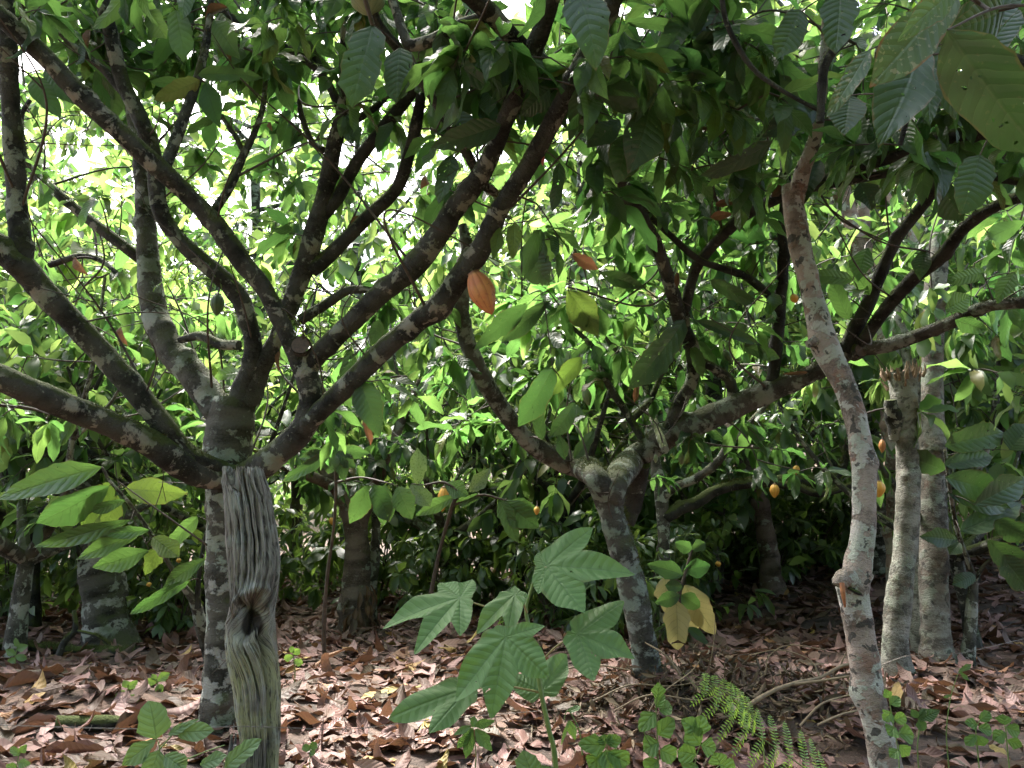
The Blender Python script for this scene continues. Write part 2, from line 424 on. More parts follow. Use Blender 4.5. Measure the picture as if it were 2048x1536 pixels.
m_bark_grey = bark_mat('grey blotched bark', (0.10, 0.095, 0.075), (0.19, 0.185, 0.16), lich=(0.34, 0.335, 0.295), soft=.06, lich_thr=0.525, moss=0.2, dark_spots=0.6, pink=0.2, ring=0.4)
m_twig = plain_mat('twig', (0.035, 0.027, 0.02), (0.085, 0.065, 0.05))
m_moss = plain_mat('moss', (0.045, 0.06, 0.012), (0.13, 0.15, 0.035), island=True, rough=0.9)
m_cut = plain_mat('cut wood', (0.11, 0.07, 0.05), (0.06, 0.04, 0.03), scale=60)
m_split = plain_mat('split orange wood', (0.42, 0.17, 0.07), (0.25, 0.10, 0.045), scale=50)
m_stem = plain_mat('green stem', (0.10, 0.17, 0.04), (0.16, 0.22, 0.06), scale=30, rough=0.5)
m_petiole = plain_mat('tan leaf stalk', (0.30, 0.27, 0.11), (0.38, 0.30, 0.15), scale=30, rough=0.5)
m_dry = plain_mat('dry branch wood', (0.15, 0.11, 0.065), (0.25, 0.19, 0.115), scale=25)
m_debris = leaf_mat('shrivelled leaf', [(0, (0.05, 0.03, 0.02)), (0.5, (0.10, 0.06, 0.04)), (0.9, (0.17, 0.11, 0.07)), (1, (0.26, 0.19, 0.12))], ((0.1, 0.05, 0.03), (0.15, 0.08, 0.05)), tfac=0.1, veins=0, rough=0.7)
m_wire = plain_mat('rusty wire', (0.16, 0.15, 0.14), (0.24, 0.20, 0.17), scale=80, rough=0.55)


# ---------------------------------------------------------------- ground
def make_ground():
    xs = np.concatenate([np.linspace(-70, -9, 30), np.linspace(-8.8, 8.8, 120), np.linspace(9, 70, 30)])
    ys = np.concatenate([np.linspace(-40, 0, 20), np.linspace(0.15, 18, 150), np.linspace(18.5, 90, 40)])
    X, Y = np.meshgrid(xs, ys)
    Z = gz(X, Y)
    V = np.stack([X, Y, Z], -1).reshape(-1, 3)
    ny, nx = X.shape
    g = np.arange(nx * ny).reshape(ny, nx)
    q = np.stack([g[:-1, :-1], g[:-1, 1:], g[1:, 1:], g[1:, :-1]], -1).reshape(-1, 4)
    t = NT('forest soil')
    obj = t.n('ShaderNodeTexCoord').outputs['Object']
    vo = t.n('ShaderNodeTexVoronoi', i_Scale=7.0, i_Randomness=1.0); t.l(obj, vo.inputs['Vector'])
    sc = t.n('ShaderNodeSeparateColor'); t.l(vo.outputs['Color'], sc.inputs[0])
    leafc = t.ramp(sc.outputs[0], [(0, (0.05, 0.03, 0.02)), (0.5, (0.11, 0.065, 0.045)), (1, (0.20, 0.13, 0.095))])
    nz = t.noise(obj, 30, 5)
    col = t.mix(t.step(t.noise(obj, 1.2, 3), 0.35, 0.6), (0.035, 0.024, 0.017), leafc)
    col = t.mix(t.math('MULTIPLY', nz, 0.5), col, (0.03, 0.02, 0.015))
    bp = t.n('ShaderNodeBump', i_Strength=0.8, i_Distance=0.03); t.l(nz, bp.inputs['Height'])
    bs = t.n('ShaderNodeBsdfPrincipled', i_Roughness=0.9); t.l(col, bs.inputs['Base Color']); t.l(bp.outputs[0], bs.inputs['Normal'])
    t.l(bs.outputs[0], t.out.inputs[0])
    mb = MB(); mb.add(V, q, uv=V[:, :2])
    tag(mb.build('ground', t.m), kind='structure')
make_ground()

def make_litter():
    r = np.random.default_rng(21)
    pts = []
    for y0, y1, dens in ((2.0, 4.5, 115), (4.5, 7, 100), (7, 10, 85), (10, 14, 60), (14, 19, 40)):
        n = int((y1 - y0) * (0.75 * (y0 + y1) + 3.6) * dens)
        y = r.uniform(y0, y1, n); hw = 0.75 * y + 1.8
        x = r.uniform(-1, 1, n) * hw
        pts.append(np.stack([x, y], -1))
    p = np.concatenate(pts)
    # bare soil at the far right of the foreground
    bare = (((p[:, 0] - 2.9) / 0.6) ** 2 + ((p[:, 1] - 4.7) / 0.5) ** 2) < 1
    keep = ~bare | (r.random(len(p)) < 0.4)
    p = p[keep]
    n = len(p)
    nn = vnoise(np.column_stack([p * 0.16, np.zeros(n)]), 5)
    z = gz(p[:, 0], p[:, 1]) + r.uniform(0.0, 0.05, n) + np.clip(nn, 0, 1) * 0.04
    a = r.uniform(0, 2 * np.pi, n)
    pit = r.normal(0.03, 0.17, n)
    d = np.stack([np.cos(a) * np.cos(pit), np.sin(a) * np.cos(pit), np.sin(pit)], -1)
    nr = unit(np.stack([r.normal(0, 0.26, n), r.normal(0, 0.26, n), np.ones(n)], -1))
    flip = r.random(n) < 0.4
    nr[flip] *= -1
    L = r.uniform(0.19, 0.36, n) * np.where(r.random(n) < 0.35, r.uniform(.2, .65, n), 1.0); W = L * r.uniform(0.30, 0.44, n)
    near = p[:, 1] < 7
    mb = MB()
    bend = r.normal(0.2, 0.5, n) * np.where(r.random(n) < .2, 2, 1)
    fold = np.clip(r.normal(0.15, 0.35, n) * np.where(r.random(n) < .2, 2.2, 1), -0.7, 1.2)
    base = np.column_stack([p, z])
    base -= d * (L * 0.5)[:, None]
    for sel, na, nl in ((near, 4, 8), (~near, 2, 4)):
        leaf_batch(mb, base[sel], d[sel], nr[sel], L[sel], W[sel], na, nl, bend=bend[sel], fold=fold[sel], wave=0.045, seed=int(na), serr=0.06)
    tag(mb.build('leaf_litter', m_litter), label='thick carpet of curled brown fallen leaves on the plantation floor', cat='leaf litter', kind='stuff')
make_litter()

# ---------------------------------------------------------------- trees
# stretches of limb and fruit that stand free of leaves (px box, nearer than Y)
CLEAR = [(1560, 290, 1640, 560, 4.7), (1610, 560, 1760, 900, 4.8), (925, 530, 1000, 640, 4.5), (1670, 370, 1750, 560, 7.5), (1850, 400, 1900, 700, 6.6), (560, 560, 660, 850, 5.0), (640, 480, 960, 800, 4.6), (960, 230, 1120, 440, 4.2), (80, 100, 480, 520, 4.7), (1180, 900, 1330, 1010, 6.8), (960, 690, 1120, 930, 6.4)]
class Tree:
    def __init__(self, name, loc, label, cat='tree', bark=None, leaf=None, group=None, seed=0):
        self.root = empty(name, loc, label, cat, group)
        self.bark = bark; self.leaf = leaf
        self.tw = MB(); self.lf = {}; self.ms = MB(); self.att = []
        self.r = np.random.default_rng(seed + 100); self.k = seed * 50
        self.nl = (4, 9)
    def limb(self, pts, name='limb', nseg=20, moss=0.0, bark=None, rough=0.10, step=0.025, attach=True, px=True, parent=None, cap=True):
        """pts: (px, py, Y, width in px) along the limb"""
        if px:
            f = .93 if name in ('limb', 'branch') else 1.0
            c = [P(a, b, Y) for a, b, Y, w in pts]; rr = [M(w, Y) / 2 * f for a, b, Y, w in pts]
        else:
            c = [p[:3] for p in pts]; rr = [p[3] for p in pts]
        self.k += 1
        mb = MB()
        cc, r_ = tube(mb, c, rr, nseg, step, rough * 1.25, self.k, cap=cap, bumps=3.5 if nseg >= 14 and step < .05 else 0)
        o = mb.build(name, bark or self.bark, parent or self.root)
        if attach: self.att.append(cc[::2])
        if moss: self.moss(cc, r_, moss)
        return o
    def moss(self, c, r_, dens):
        n = int(len(c) * dens * 4)
        i = self.r.integers(0, len(c) - 1, n)
        T = unit(c[np.minimum(i + 1, len(c) - 1)] - c[i] + 1e-6)
        up = unit(np.array([0, 0, 1.0]) - T * T[:, 2:3])
        sd = np.cross(T, up)
        a = self.r.normal(0, 0.75, n)
        nn = up * np.cos(a)[:, None] + sd * np.sin(a)[:, None]
        clump = vnoise(c[i] * 0.5, 77) > -0.2
        p = c[i] + T * self.r.uniform(-0.02, 0.02, n)[:, None] + nn * (r_[i] * 0.97)[:, None]
        h = self.r.uniform(0.006, 0.03, n)
        w = self.r.uniform(0.002, 0.0045, n)
        e = unit(self.r.normal(size=(n, 3)))
        tip = p + (nn + 0.7 * e) * h[:, None]
        V = np.stack([p - e * w[:, None] - nn * 0.004, p + e * w[:, None] - nn * 0.004, tip], 1)[clump]
        m = len(V)
        self.ms.add(V.reshape(-1, 3), t=np.arange(3 * m).reshape(m, 3))
    def lmb(self, mat):
        return self.lf.setdefault(mat.name, (mat, MB()))[1]
    def whorl(self, pos, d, n, L, mat=None, droop=0.5, spread=0.9, na=None):
        r = self.r
        d = unit(d)
        ref = np.array([0, 0, 1.0]) if abs(d[2]) < 0.9 else np.array([1.0, 0, 0])
        e1 = unit(np.cross(d, ref)); e2 = np.cross(d, e1)
        a = np.arange(n) * 2.4 + r.uniform(0, 6.28)
        rad = e1 * np.cos(a)[:, None] + e2 * np.sin(a)[:, None]
        dd = unit(d * r.uniform(0.1, 1.0, n)[:, None] + rad * spread + np.array([0, 0, -1.0]) * r.uniform(0.1, 2 * droop, n)[:, None])
        nr = np.array([0, 0, 1.0]) + r.normal(0, 0.35, (n, 3)) + d * 0.25
        base = pos - d * r.uniform(0, 0.14, n)[:, None]
        # petiole gap
        base = base + dd * 0.02
        l = L * r.uniform(0.6, 1.1, n); w = l * (r.uniform(0.29, 0.39, n) if self.nl[0] > 2 else r.uniform(0.33, 0.44, n))
        m = mat or self.leaf
        q = na or self.nl
        leaf_batch(self.lmb(m), base, dd, nr, l, w, q[0], q[1], seed=int(r.integers(1e6)), bend=r.uniform(0.2, 1.0, n), serr=0.02)
    def twig(self, pos, maxlen=1.6, r0=0.006):
        """a thin twig from the nearest limb or twig to pos; returns its end direction"""
        A = np.concatenate(self.att)
        dist = np.linalg.norm(A - pos, axis=1)
        i = int(np.argmin(dist)); L = dist[i]
        a = A[i]
        if L > maxlen:
            a = pos + unit(a - pos) * maxlen * 0.5
            L = maxlen * 0.5
        mid = (a + pos) / 2 + self.r.normal(0, 0.07, 3) * L + np.array([0, 0, 0.10 * L])
        mb = self.tw
        rr = r0 * (0.8 + 0.7 * L)
        c, _ = tube(mb, [a, mid, pos], [rr, rr * 0.75, rr * 0.45], 6, 0.09, 0.15, self.k)
        self.k += 1
        if len(c) > 4: self.att.append(c[2::2])
        return unit(pos - mid)
    def clusters(self, pts, n=(5, 9), L=0.27, mat=None, droop=0.5, maxlen=1.6, r0=0.006):
        pts = np.asarray(pts)
        A = np.concatenate(self.att)
        dm = np.array([np.min(np.linalg.norm(A - p, axis=1)) for p in pts])
        for i in np.argsort(dm):
            d = self.twig(pts[i], maxlen, r0)
            self.whorl(pts[i], unit(d + self.r.normal(0, 0.25, 3)), int(self.r.integers(*n)), L * self.r.uniform(0.8, 1.15), mat, droop)
    def region(self, x0, y0, x1, y1, Y0, Y1, n, **kw):
        r = self.r; q = []
        for _ in range(n):
            x, y, Y = r.uniform(x0, x1), r.uniform(y0, y1), r.uniform(Y0, Y1)
            if any(a - 40 < x < c + 40 and b - 70 < y < d + 20 and Y < m for a, b, c, d, m in CLEAR): continue
            q.append(P(x, y, Y))
        if q: self.clusters(q, **kw)
    def hero(self, *a, mat=None, stalk=True, **kw):
        b = hero_leaf(self.lmb(mat or m_leaf_near), *a, seed=self.k, **kw); self.k += 1
        if stalk:
            A = np.concatenate(self.att); dist = np.linalg.norm(A - b, axis=1); i = int(np.argmin(dist))
            if dist[i] < 1.1:
                mid = (A[i] + b) / 2 + np.array([0, 0, 0.06 * dist[i]])
                c, _ = tube(self.tw, [A[i], mid, b], [0.005, 0.004, 0.0022], 6, 0.05, 0.1, self.k)
                self.att.append(c[1::2])
    def bare(self, n, L=(.25, .8), r0=.0055, up=.5):
        A = np.concatenate(self.att)
        for i in self.r.integers(0, len(A), n):
            d = unit(self.r.normal(size=3) * np.array([1, .8, .6]) + np.array([0, 0, up])); l = self.r.uniform(*L); a = A[i]
            m = a + d * l * .5 + self.r.normal(0, .06, 3) * l; e = m + unit(d + self.r.normal(0, .45, 3)) * l * .5
            c, _ = tube(self.tw, [a, m, e], [r0, r0 * .75, r0 * .35], 6, .06, .2, self.k); self.k += 1
            if self.r.random() < .6:
                f = c[int(len(c) * .6)]; tube(self.tw, [f, f + unit(d + self.r.normal(0, .8, 3)) * l * .35], [r0 * .55, r0 * .25], 5, .06, .2, self.k)
    def done(self, twig_mat=None):
        for nm, (mat, mb) in self.lf.items():
            mb.build('crown' if mat is self.leaf else 'foliage', mat, self.root)
        if self.tw.n: tag(self.tw.build('twigs', twig_mat or m_twig, self.root), kind='stuff')
        if self.ms.n: tag(self.ms.build('moss', m_moss, self.root), kind='stuff')
        return self.root

def stub(tree, px, py, Y, w, L=0.05, toward=(0, -1, 0.15), mat=None):
    """a sawn limb stub with its paler cut face"""
    p = P(px, py, Y); t = unit(np.array(toward, float)); r0 = M(w, Y) / 2
    o = tree.limb([(*(p - t * L * 1.6), r0 * 1.1), (*(p + t * L * 0.4), r0)], name='cut_stub', px=False, attach=False, cap=False, step=0.01)
    mb = MB(); e1 = unit(np.cross(t, [0, 0, 1.0])); e2 = np.cross(e1, t)
    a = np.linspace(0, 2 * np.pi, 25)[:-1]
    c = p + t * (L * 0.4 - 0.003)
    rings = [c[None] + t * 0.004]
    for f in (0.4, 0.75, 0.99):
        rings.append(c + (np.cos(a)[:, None] * e1 + np.sin(a)[:, None] * e2) * r0 * f + t * (0.004 * (1 - f * 0.9)))
    V = np.vstack(rings)
    T = [(0, 1 + i, 1 + (i + 1) % 24) for i in range(24)]
    Q = [(1 + 24 * k + i, 1 + 24 * (k + 1) + i, 1 + 24 * (k + 1) + (i + 1) % 24, 1 + 24 * k + (i + 1) % 24) for k in range(2) for i in range(24)]
    mb.add(V, Q, T); mb.build('cut_face', mat or m_cut, o)

# ---- the mossy many-limbed cacao tree behind the post
A = Tree('cacao_tree', G(440, 1450), 'large mossy cacao tree with many spreading limbs, growing just behind the weathered post', bark=m_bark, leaf=m_leaf, seed=1)
A.limb([(436, 1530, 5.3, 95), (438, 1450, 5.3, 78), (440, 1380, 5.3, 68), (442, 1250, 5.3, 64), (444, 1120, 5.3, 62), (450, 1000, 5.3, 68), (458, 920, 5.3, 80), (468, 840, 5.3, 88), (474, 800, 5.3, 80)], name='trunk', nseg=28, moss=5, bark=m_bark_b, rough=0.13)
A.limb([(462, 860, 5.3, 62), (425, 800, 5.32, 60), (380, 742, 5.35, 58), (335, 690, 5.4, 56), (308, 620, 5.45, 52), (296, 520, 5.5, 46), (290, 420, 5.55, 38), (282, 330, 5.6, 32), (266, 240, 5.7, 26), (250, 170, 5.8, 20), (243, 90, 5.9, 14)], moss=6, bark=m_bark_b)
A.limb([(470, 840, 5.28, 62), (488, 770, 5.2, 48), (508, 715, 5.15, 40), (500, 655, 5.1, 38), (478, 592, 5.05, 38), (435, 548, 5.0, 38), (393, 513, 4.95, 38), (345, 463, 4.9, 37), (318, 410, 4.85, 36), (306, 307, 4.8, 35), (275, 225, 4.75, 34), (246, 165, 4.7, 33), (222, 70, 4.6, 32), (203, -10, 4.5, 32), (190, -90, 4.4, 28)], moss=2)
A.limb([(490, 800, 5.25, 58), (520, 735, 5.2, 44), (547, 688, 5.15, 40), (580, 613, 5.05, 42), (602, 551, 5.0, 44), (617, 506, 4.95, 42), (648, 393, 4.85, 38), (668, 290, 4.75, 34), (688, 205, 4.65, 32), (691, 103, 4.55, 28), (694, 0, 4.45, 28), (698, -120, 4.3, 24)], moss=3)
# right hand limb and its two long arms
A.limb([(462, 962, 5.25, 66), (505, 945, 5.15, 58), (558, 905, 5.0, 52), (608, 855, 4.9, 52), (622, 800, 4.85, 50), (612, 745, 4.8, 48), (604, 705, 4.78, 46)], moss=8)
A.limb([(600, 868, 4.9, 44), (640, 822, 4.8, 46), (700, 765, 4.7, 46), (770, 697, 4.6, 46), (835, 642, 4.5, 46), (880, 608, 4.42, 46), (920, 555, 4.35, 46), (962, 500, 4.25, 46), (1002, 415, 4.1, 44), (1050, 342, 4.0, 42), (1101, 250, 3.85, 41), (1150, 152, 3.7, 40), (1205, 46, 3.6, 40), (1240, -30, 3.5, 38), (1270, -110, 3.4, 34)], moss=7)
A.limb([(612, 745, 4.82, 42), (640, 705, 4.75, 44), (700, 648, 4.65, 46), (760, 590, 4.55, 46), (822, 540, 4.45, 46), (872, 475, 4.35, 48), (910, 415, 4.25, 48), (952, 365, 4.15, 46), (984, 308, 4.05, 44), (1014, 232, 3.92, 44), (1048, 147, 3.8, 42), (1082, 62, 3.65, 42), (1106, -20, 3.5, 42), (1120, -120, 3.35, 38)], moss=6)
A.limb([(614, 760, 4.8, 40), (582, 690, 4.75, 38), (533, 585, 4.65, 38), (490, 530, 4.58, 40), (427, 444, 4.48, 42), (370, 385, 4.4, 43), (325, 342, 4.32, 43), (250, 275, 4.2, 43), (171, 200, 4.1, 44), (90, 115, 4.0, 44), (10, 40, 3.9, 45), (-70, -30, 3.8, 42)], moss=2)
stub(A, 602, 693, 4.72, 36, L=0.06, toward=(0.05, -1, 0.25))
# the two low limbs to the left
A.limb([(475, 948, 5.25, 50), (430, 952, 5.12, 54), (380, 938, 5.0, 56), (312, 893, 4.85, 57), (220, 848, 4.65, 58), (110, 803, 4.45, 57), (0, 755, 4.25, 56), (-110, 705, 4.1, 52)], moss=8)
A.limb([(455, 945, 5.2, 40), (415, 930, 5.05, 44), (372, 905, 4.98, 44), (335, 862, 4.9, 46), (270, 780, 4.8, 48), (205, 706, 4.7, 48), (152, 650, 4.6, 50), (95, 592, 4.5, 52), (45, 535, 4.4, 54), (-10, 488, 4.3, 50), (-90, 430, 4.2, 44)], moss=3)
A.limb([(52, 545, 4.4, 44), (44, 510, 4.38, 44), (36, 430, 4.35, 44), (30, 342, 4.3, 43), (20, 190, 4.2, 42), (14, 60, 4.1, 42), (5, -60, 4.0, 40)], moss=2)
# thinner growth
B2 = [
    [(243, 181, 4.72, 20), (205, 137, 4.7, 19), (133, 78, 4.65, 17), (68, 2, 4.6, 15), (20, -60, 4.55, 13)],
    [(327, 345, 4.34, 24), (335, 320, 4.36, 24), (366, 240, 4.4, 24), (394, 160, 4.45, 22), (416, 68, 4.5, 18), (424, -10, 4.5, 15)],
    [(678, 212, 4.68, 22), (650, 158, 4.7, 19), (598, 110, 4.7, 19), (520, 68, 4.7, 16), (440, 18, 4.7, 14), (400, -20, 4.7, 12)],
    [(650, 158, 4.7, 17), (620, 95, 4.75, 18), (580, 40, 4.8, 18), (560, -20, 4.8, 16)],
    [(622, 540, 4.98, 36), (660, 510, 4.95, 34), (725, 444, 4.85, 32), (792, 378, 4.75, 30), (818, 308, 4.65, 28), (834, 240, 4.55, 26), (845, 170, 4.5, 18)],
    [(645, 432, 4.88, 30), (676, 393, 4.85, 30), (718, 318, 4.8, 30), (780, 240, 4.7, 28), (840, 165, 4.6, 22), (880, 90, 4.5, 15)],
    [(686, 262, 4.7, 18), (716, 238, 4.72, 18), (762, 205, 4.75, 16), (800, 150, 4.8, 11)],
    [(427, 425, 4.5, 22), (462, 369, 4.55, 20), (488, 308, 4.6, 18), (508, 268, 4.62, 15), (526, 212, 4.65, 12), (533, 130, 4.7, 9)],
    [(488, 310, 4.6, 13), (472, 275, 4.62, 12), (442, 232, 4.65, 10)],
    [(646, 300, 4.8, 17), (625, 285, 4.85, 14), (604, 235, 4.9, 13), (598, 200, 4.95, 9)],
    [(284, 520, 5.55, 24), (238, 485, 5.5, 24), (171, 434, 5.5, 22), (103, 376, 5.5, 21), (54, 328, 5.5, 17), (42, 240, 5.5, 13), (60, 200, 5.5, 10)],
    [(100, 530, 5.9, 14), (160, 512, 5.8, 13), (205, 523, 5.75, 12), (250, 562, 5.7, 9)],
    [(478, 690, 5.15, 24), (440, 688, 5.2, 22), (400, 672, 5.25, 20), (360, 680, 5.3, 15)],
    [(600, 640, 5.02, 24), (650, 610, 5.0, 22), (700, 580, 4.95, 18), (770, 585, 4.9, 12)],
    [(155, 662, 4.6, 16), (163, 645, 4.58, 14)],
]
for b in B2: A.limb(b, name='branch', nseg=10, moss=1.5, bark=m_bark_dark if b[0][0] > 600 else m_bark)
# epiphyte rosettes
for (px, py, Y) in ((620, 130, 4.7), (350, 560, 5.3), (430, 560, 5.0), (590, 650, 4.98)):
    c = P(px, py, Y); n = 26; a = A.r.uniform(0, 6.28, n); e = A.r.uniform(-0.3, 1.3, n)
    dd = np.stack([np.cos(a) * np.cos(e), np.sin(a) * np.cos(e), np.sin(e)], -1)
    leaf_batch(A.lmb(m_weed), np.repeat(c[None], n, 0), dd, np.array([0, 0, 1.0]) + A.r.normal(0, .2, (n, 3)), A.r.uniform(0.1, 0.22, n), 0.008, 2, 6, bend=A.r.uniform(0.6, 1.6, n))
A.region(-20, -60, 900, 60, 3.9, 5.4, 44, L=0.31)
A.region(100, -30, 900, 200, 4.6, 6.2, 26, L=0.33)
A.region(0, -30, 300, 120, 4.2, 5.8, 22, L=0.28)
A.region(250, -40, 900, 110, 4.0, 5.8, 56, L=0.29)
A.region(300, 100, 640, 330, 4.6, 6.0, 20, L=0.27)
A.region(680, 60, 900, 280, 4.2, 5.6, 18, L=0.27)
A.region(20, 120, 300, 420, 5.0, 6.4, 12, L=0.27)
A.region(560, 330, 900, 520, 5.0, 6.4, 12, L=0.27)
A.region(-40, 780, 300, 860, 4.6, 6, 7, L=0.25)
A.region(20, 420, 260, 700, 5.6, 6.6, 10, L=0.25)
A.region(640, 560, 900, 820, 4.9, 6.0, 14, L=0.28)
A.region(380, 560, 700, 900, 5.5, 6.4, 12, L=0.26)
A.region(900, 60, 1200, 480, 3.8, 5.0, 30, L=0.29)
# hero leaves hung on its limbs
for h in [(352, 20, 375, 122, 55, 4.3), (300, 20, 330, 80, 45, 4.3), (428, 40, 480, 118, 50, 4.4), (470, 30, 545, 65, 30, 4.5), (66, 155, 120, 235, 48, 4.3), (90, 140, 142, 212, 38, 4.35),
          (395, 150, 525, 145, 32, 4.4), (400, 160, 312, 205, 40, 4.4), (410, 165, 440, 255, 44, 4.4), (420, 170, 300, 170, 30, 4.5), (355, 50, 310, 140, 34, 4.5), (570, 60, 520, 110, 40, 4.6)]:
    A.hero(*h, roll=A.r.uniform(-0.5, 0.5), mat=m_leaf)
for h in [(745, 50, 712, 215, 88, 3.4), (800, 95, 800, 205, 66, 3.5), (1002, 250, 868, 303, 56, 3.9), (1100, 178, 1040, 226, 52, 3.7), (905, 310, 885, 408, 46, 4.2), (1120, 325, 1105, 425, 30, 3.9), (880, 100, 1000, 190, 42, 3.9), (900, 210, 945, 290, 46, 4.1),
          (1045, 495, 1102, 568, 58, 4.1), (720, 760, 762, 872, 52, 4.7), (700, 700, 690, 800, 40, 4.8), (760, 640, 740, 690, 34, 4.7)]:
    A.hero(*h, roll=A.r.uniform(-0.35, 0.35))
A.hero(1030, 445, 1024, 518, 32, 4.05, mat=m_leaf_lime)
A.hero(1000, 455, 985, 520, 24, 4.1, mat=m_leaf_lime)
for h in [(470, 60, 462, 120, 40, 4.5), (455, 15, 410, 35, 26, 4.5), (180, 60, 178, 100, 18, 4.4), (540, 245, 545, 262, 12, 4.6), (150, 515, 172, 552, 18, 5.6), (240, 655, 255, 690, 16, 5.3), (850, 350, 875, 410, 26, 5.6), (720, 430, 712, 470, 20, 4.9), (560, 700, 562, 742, 12, 5.1)]:
    A.hero(*h, mat=m_leaf_brown, bend=0.9, fold=0.7, roll=0.5)
# the part of its crown above the picture
def overhead(T, x0, x1, Y0, Y1, n, zt=1.7, **kw):
    q = []
    while len(q) < n:
        x = T.r.uniform(x0, x1); y = T.r.uniform(Y0, Y1)
        zmin = CAMH + 0.76 * y + 0.25
        q.append((x, y, zmin + T.r.uniform(0, zt)))
    T.nl = (2, 4); T.clusters(np.array(q), maxlen=2.2, L=0.3, r0=0.009, **kw); T.nl = (4, 9)
A.bare(110); A.bare(46, (.6, 1.7), .009, 1.3)
overhead(A, -5.6, 1.4, 2.4, 7.8, 540)
A.done()

# ---- the second cacao tree, in the middle
B = Tree('cacao_tree', G(1300, 1372), 'leaning cacao tree with blue grey lichened trunk behind the lobed leaf plant, limbs reaching right', bark=m_bark, leaf=m_leaf, seed=2)
YB = B.root.location[1]
m_bark_mid = bark_mat('bluish lichened bark', (0.034, 0.033, 0.028), (0.085, 0.082, 0.072), lich=(0.30, 0.325, 0.30), lich_thr=0.525, soft=.03, moss=0.35, ring=0.3)
B.limb([(1312, 1440, YB, 70), (1300, 1372, YB, 57), (1285, 1270, YB, 54), (1262, 1160, YB, 53), (1234, 1060, YB, 54), (1212, 995, YB, 56), (1192, 955, YB - .03, 52), (1160, 932, 6.5, 45), (1112, 916, 6.4, 41), (1055, 880, 6.25, 38), (1002, 812, 6.1, 36), (971, 765, 6.0, 34), (936, 690, 5.9, 32), (923, 620, 5.8, 30), (926, 555, 5.7, 30), (935, 505, 5.6, 28), (925, 450, 5.6, 18)], name='trunk', nseg=26, moss=6, bark=m_bark_mid, rough=0.12)
B.limb([(1244, 1075, YB, 26), (1228, 1010, YB, 44), (1234, 962, YB - .02, 52), (1262, 922, 6.5, 56), (1300, 896, 6.45, 56), (1345, 868, 6.4, 54), (1410, 838, 6.3, 52), (1485, 806, 6.2, 48), (1545, 780, 6.1, 46), (1600, 758, 6.0, 44), (1660, 728, 5.9, 42), (1707, 700, 5.8, 40), (1780, 690, 5.6, 29), (1895, 648, 5.3, 26), (1965, 615, 5.1, 26), (2050, 604, 4.9, 24), (2150, 590, 4.7, 20)], moss=6, bark=m_bark_mid)
stub(B, 1720, 702, 5.7, 26, L=0.05, toward=(0.15, -1, 0.1))
B.limb([(1335, 872, 6.4, 34), (1358, 810, 6.3, 32), (1384, 760, 6.2, 30), (1385, 700, 6.1, 30), (1365, 655, 6.0, 30), (1345, 585, 5.8, 32), (1312, 490, 5.5, 32), (1275, 427, 5.2, 32), (1238, 359, 4.9, 34), (1208, 290, 4.6, 36), (1185, 250, 4.4, 36), (1130, 182, 4.15, 36), (1084, 126, 3.9, 38), (1034, 85, 3.7, 40), (982, 27, 3.5, 42), (925, -20, 3.35, 36)], moss=2)
B.limb([(985, 30, 3.52, 26), (922, 50, 3.55, 27), (870, 78, 3.6, 26), (822, 90, 3.65, 24), (805, 62, 3.68, 22), (780, -20, 3.7, 22)], name='branch', moss=3)
B.limb([(930, 530, 5.75, 16), (965, 500, 5.2, 18), (998, 405, 4.5, 20), (968, 369, 4.3, 22), (934, 308, 4.15, 22), (893, 239, 4.0, 22), (838, 154, 3.85, 22), (794, 96, 3.7, 22), (752, 38, 3.55, 20), (738, -30, 3.5, 16)], name='branch', moss=1)
B.limb([(1366, 655, 6.0, 24), (1372, 610, 5.9, 24), (1390, 540, 5.8, 24), (1418, 500, 5.7, 24), (1485, 434, 5.4, 24), (1562, 393, 5.1, 26), (1656, 356, 4.8, 24), (1775, 317, 4.4, 26), (1895, 273, 4.0, 28), (2060, 262, 3.6, 30)], moss=3, bark=m_bark_dark)
B.limb([(1580, 388, 5.05, 20), (1640, 372, 4.85, 20), (1758, 350, 4.5, 20), (1880, 320, 4.2, 20), (1984, 352, 3.95, 18), (2080, 372, 3.7, 16)], name='branch', moss=3, bark=m_bark_dark)
B.limb([(1448, 838, 6.3, 20), (1464, 800, 6.25, 22), (1458, 760, 6.2, 22), (1430, 738, 6.15, 22), (1400, 722, 6.1, 20), (1385, 712, 6.1, 16)], name='branch', moss=2)
B.limb([(1540, 785, 6.1, 30), (1550, 720, 6.05, 27), (1560, 603, 5.9, 26), (1566, 534, 5.8, 26), (1566, 450, 5.7, 24), (1572, 360, 5.6, 20), (1560, 250, 5.5, 16)], moss=2, bark=m_bark_dark)
B.limb([(1560, 610, 5.9, 18), (1505, 562, 5.85, 18), (1472, 545, 5.8, 17), (1400, 520, 5.7, 15), (1340, 470, 5.6, 15), (1262, 395, 5.5, 13)], name='branch', bark=m_bark_dark)
B.limb([(1690, 705, 5.8, 34), (1703, 671, 5.75, 30), (1734, 613, 5.6, 30), (1760, 551, 5.45, 29), (1792, 480, 5.3, 28), (1845, 410, 5.1, 27), (1882, 355, 4.9, 26), (1920, 270, 4.7, 22)], bark=m_bark_dark)
B.limb([(1712, 702, 5.78, 26), (1742, 660, 5.6, 27), (1776, 613, 5.4, 28), (1833, 551, 5.1, 29), (1880, 517, 4.9, 29), (1930, 455, 4.6, 28), (1997, 410, 4.3, 28), (2060, 388, 4.1, 28)], bark=m_bark_dark)
B.limb([(1330, 900, YB - .1, 18), (1305, 830, 6.8, 16), (1280, 740, 7.0, 15), (1225, 690, 7.0, 14), (1180, 620, 7.0, 12)], name='branch', bark=m_bark)
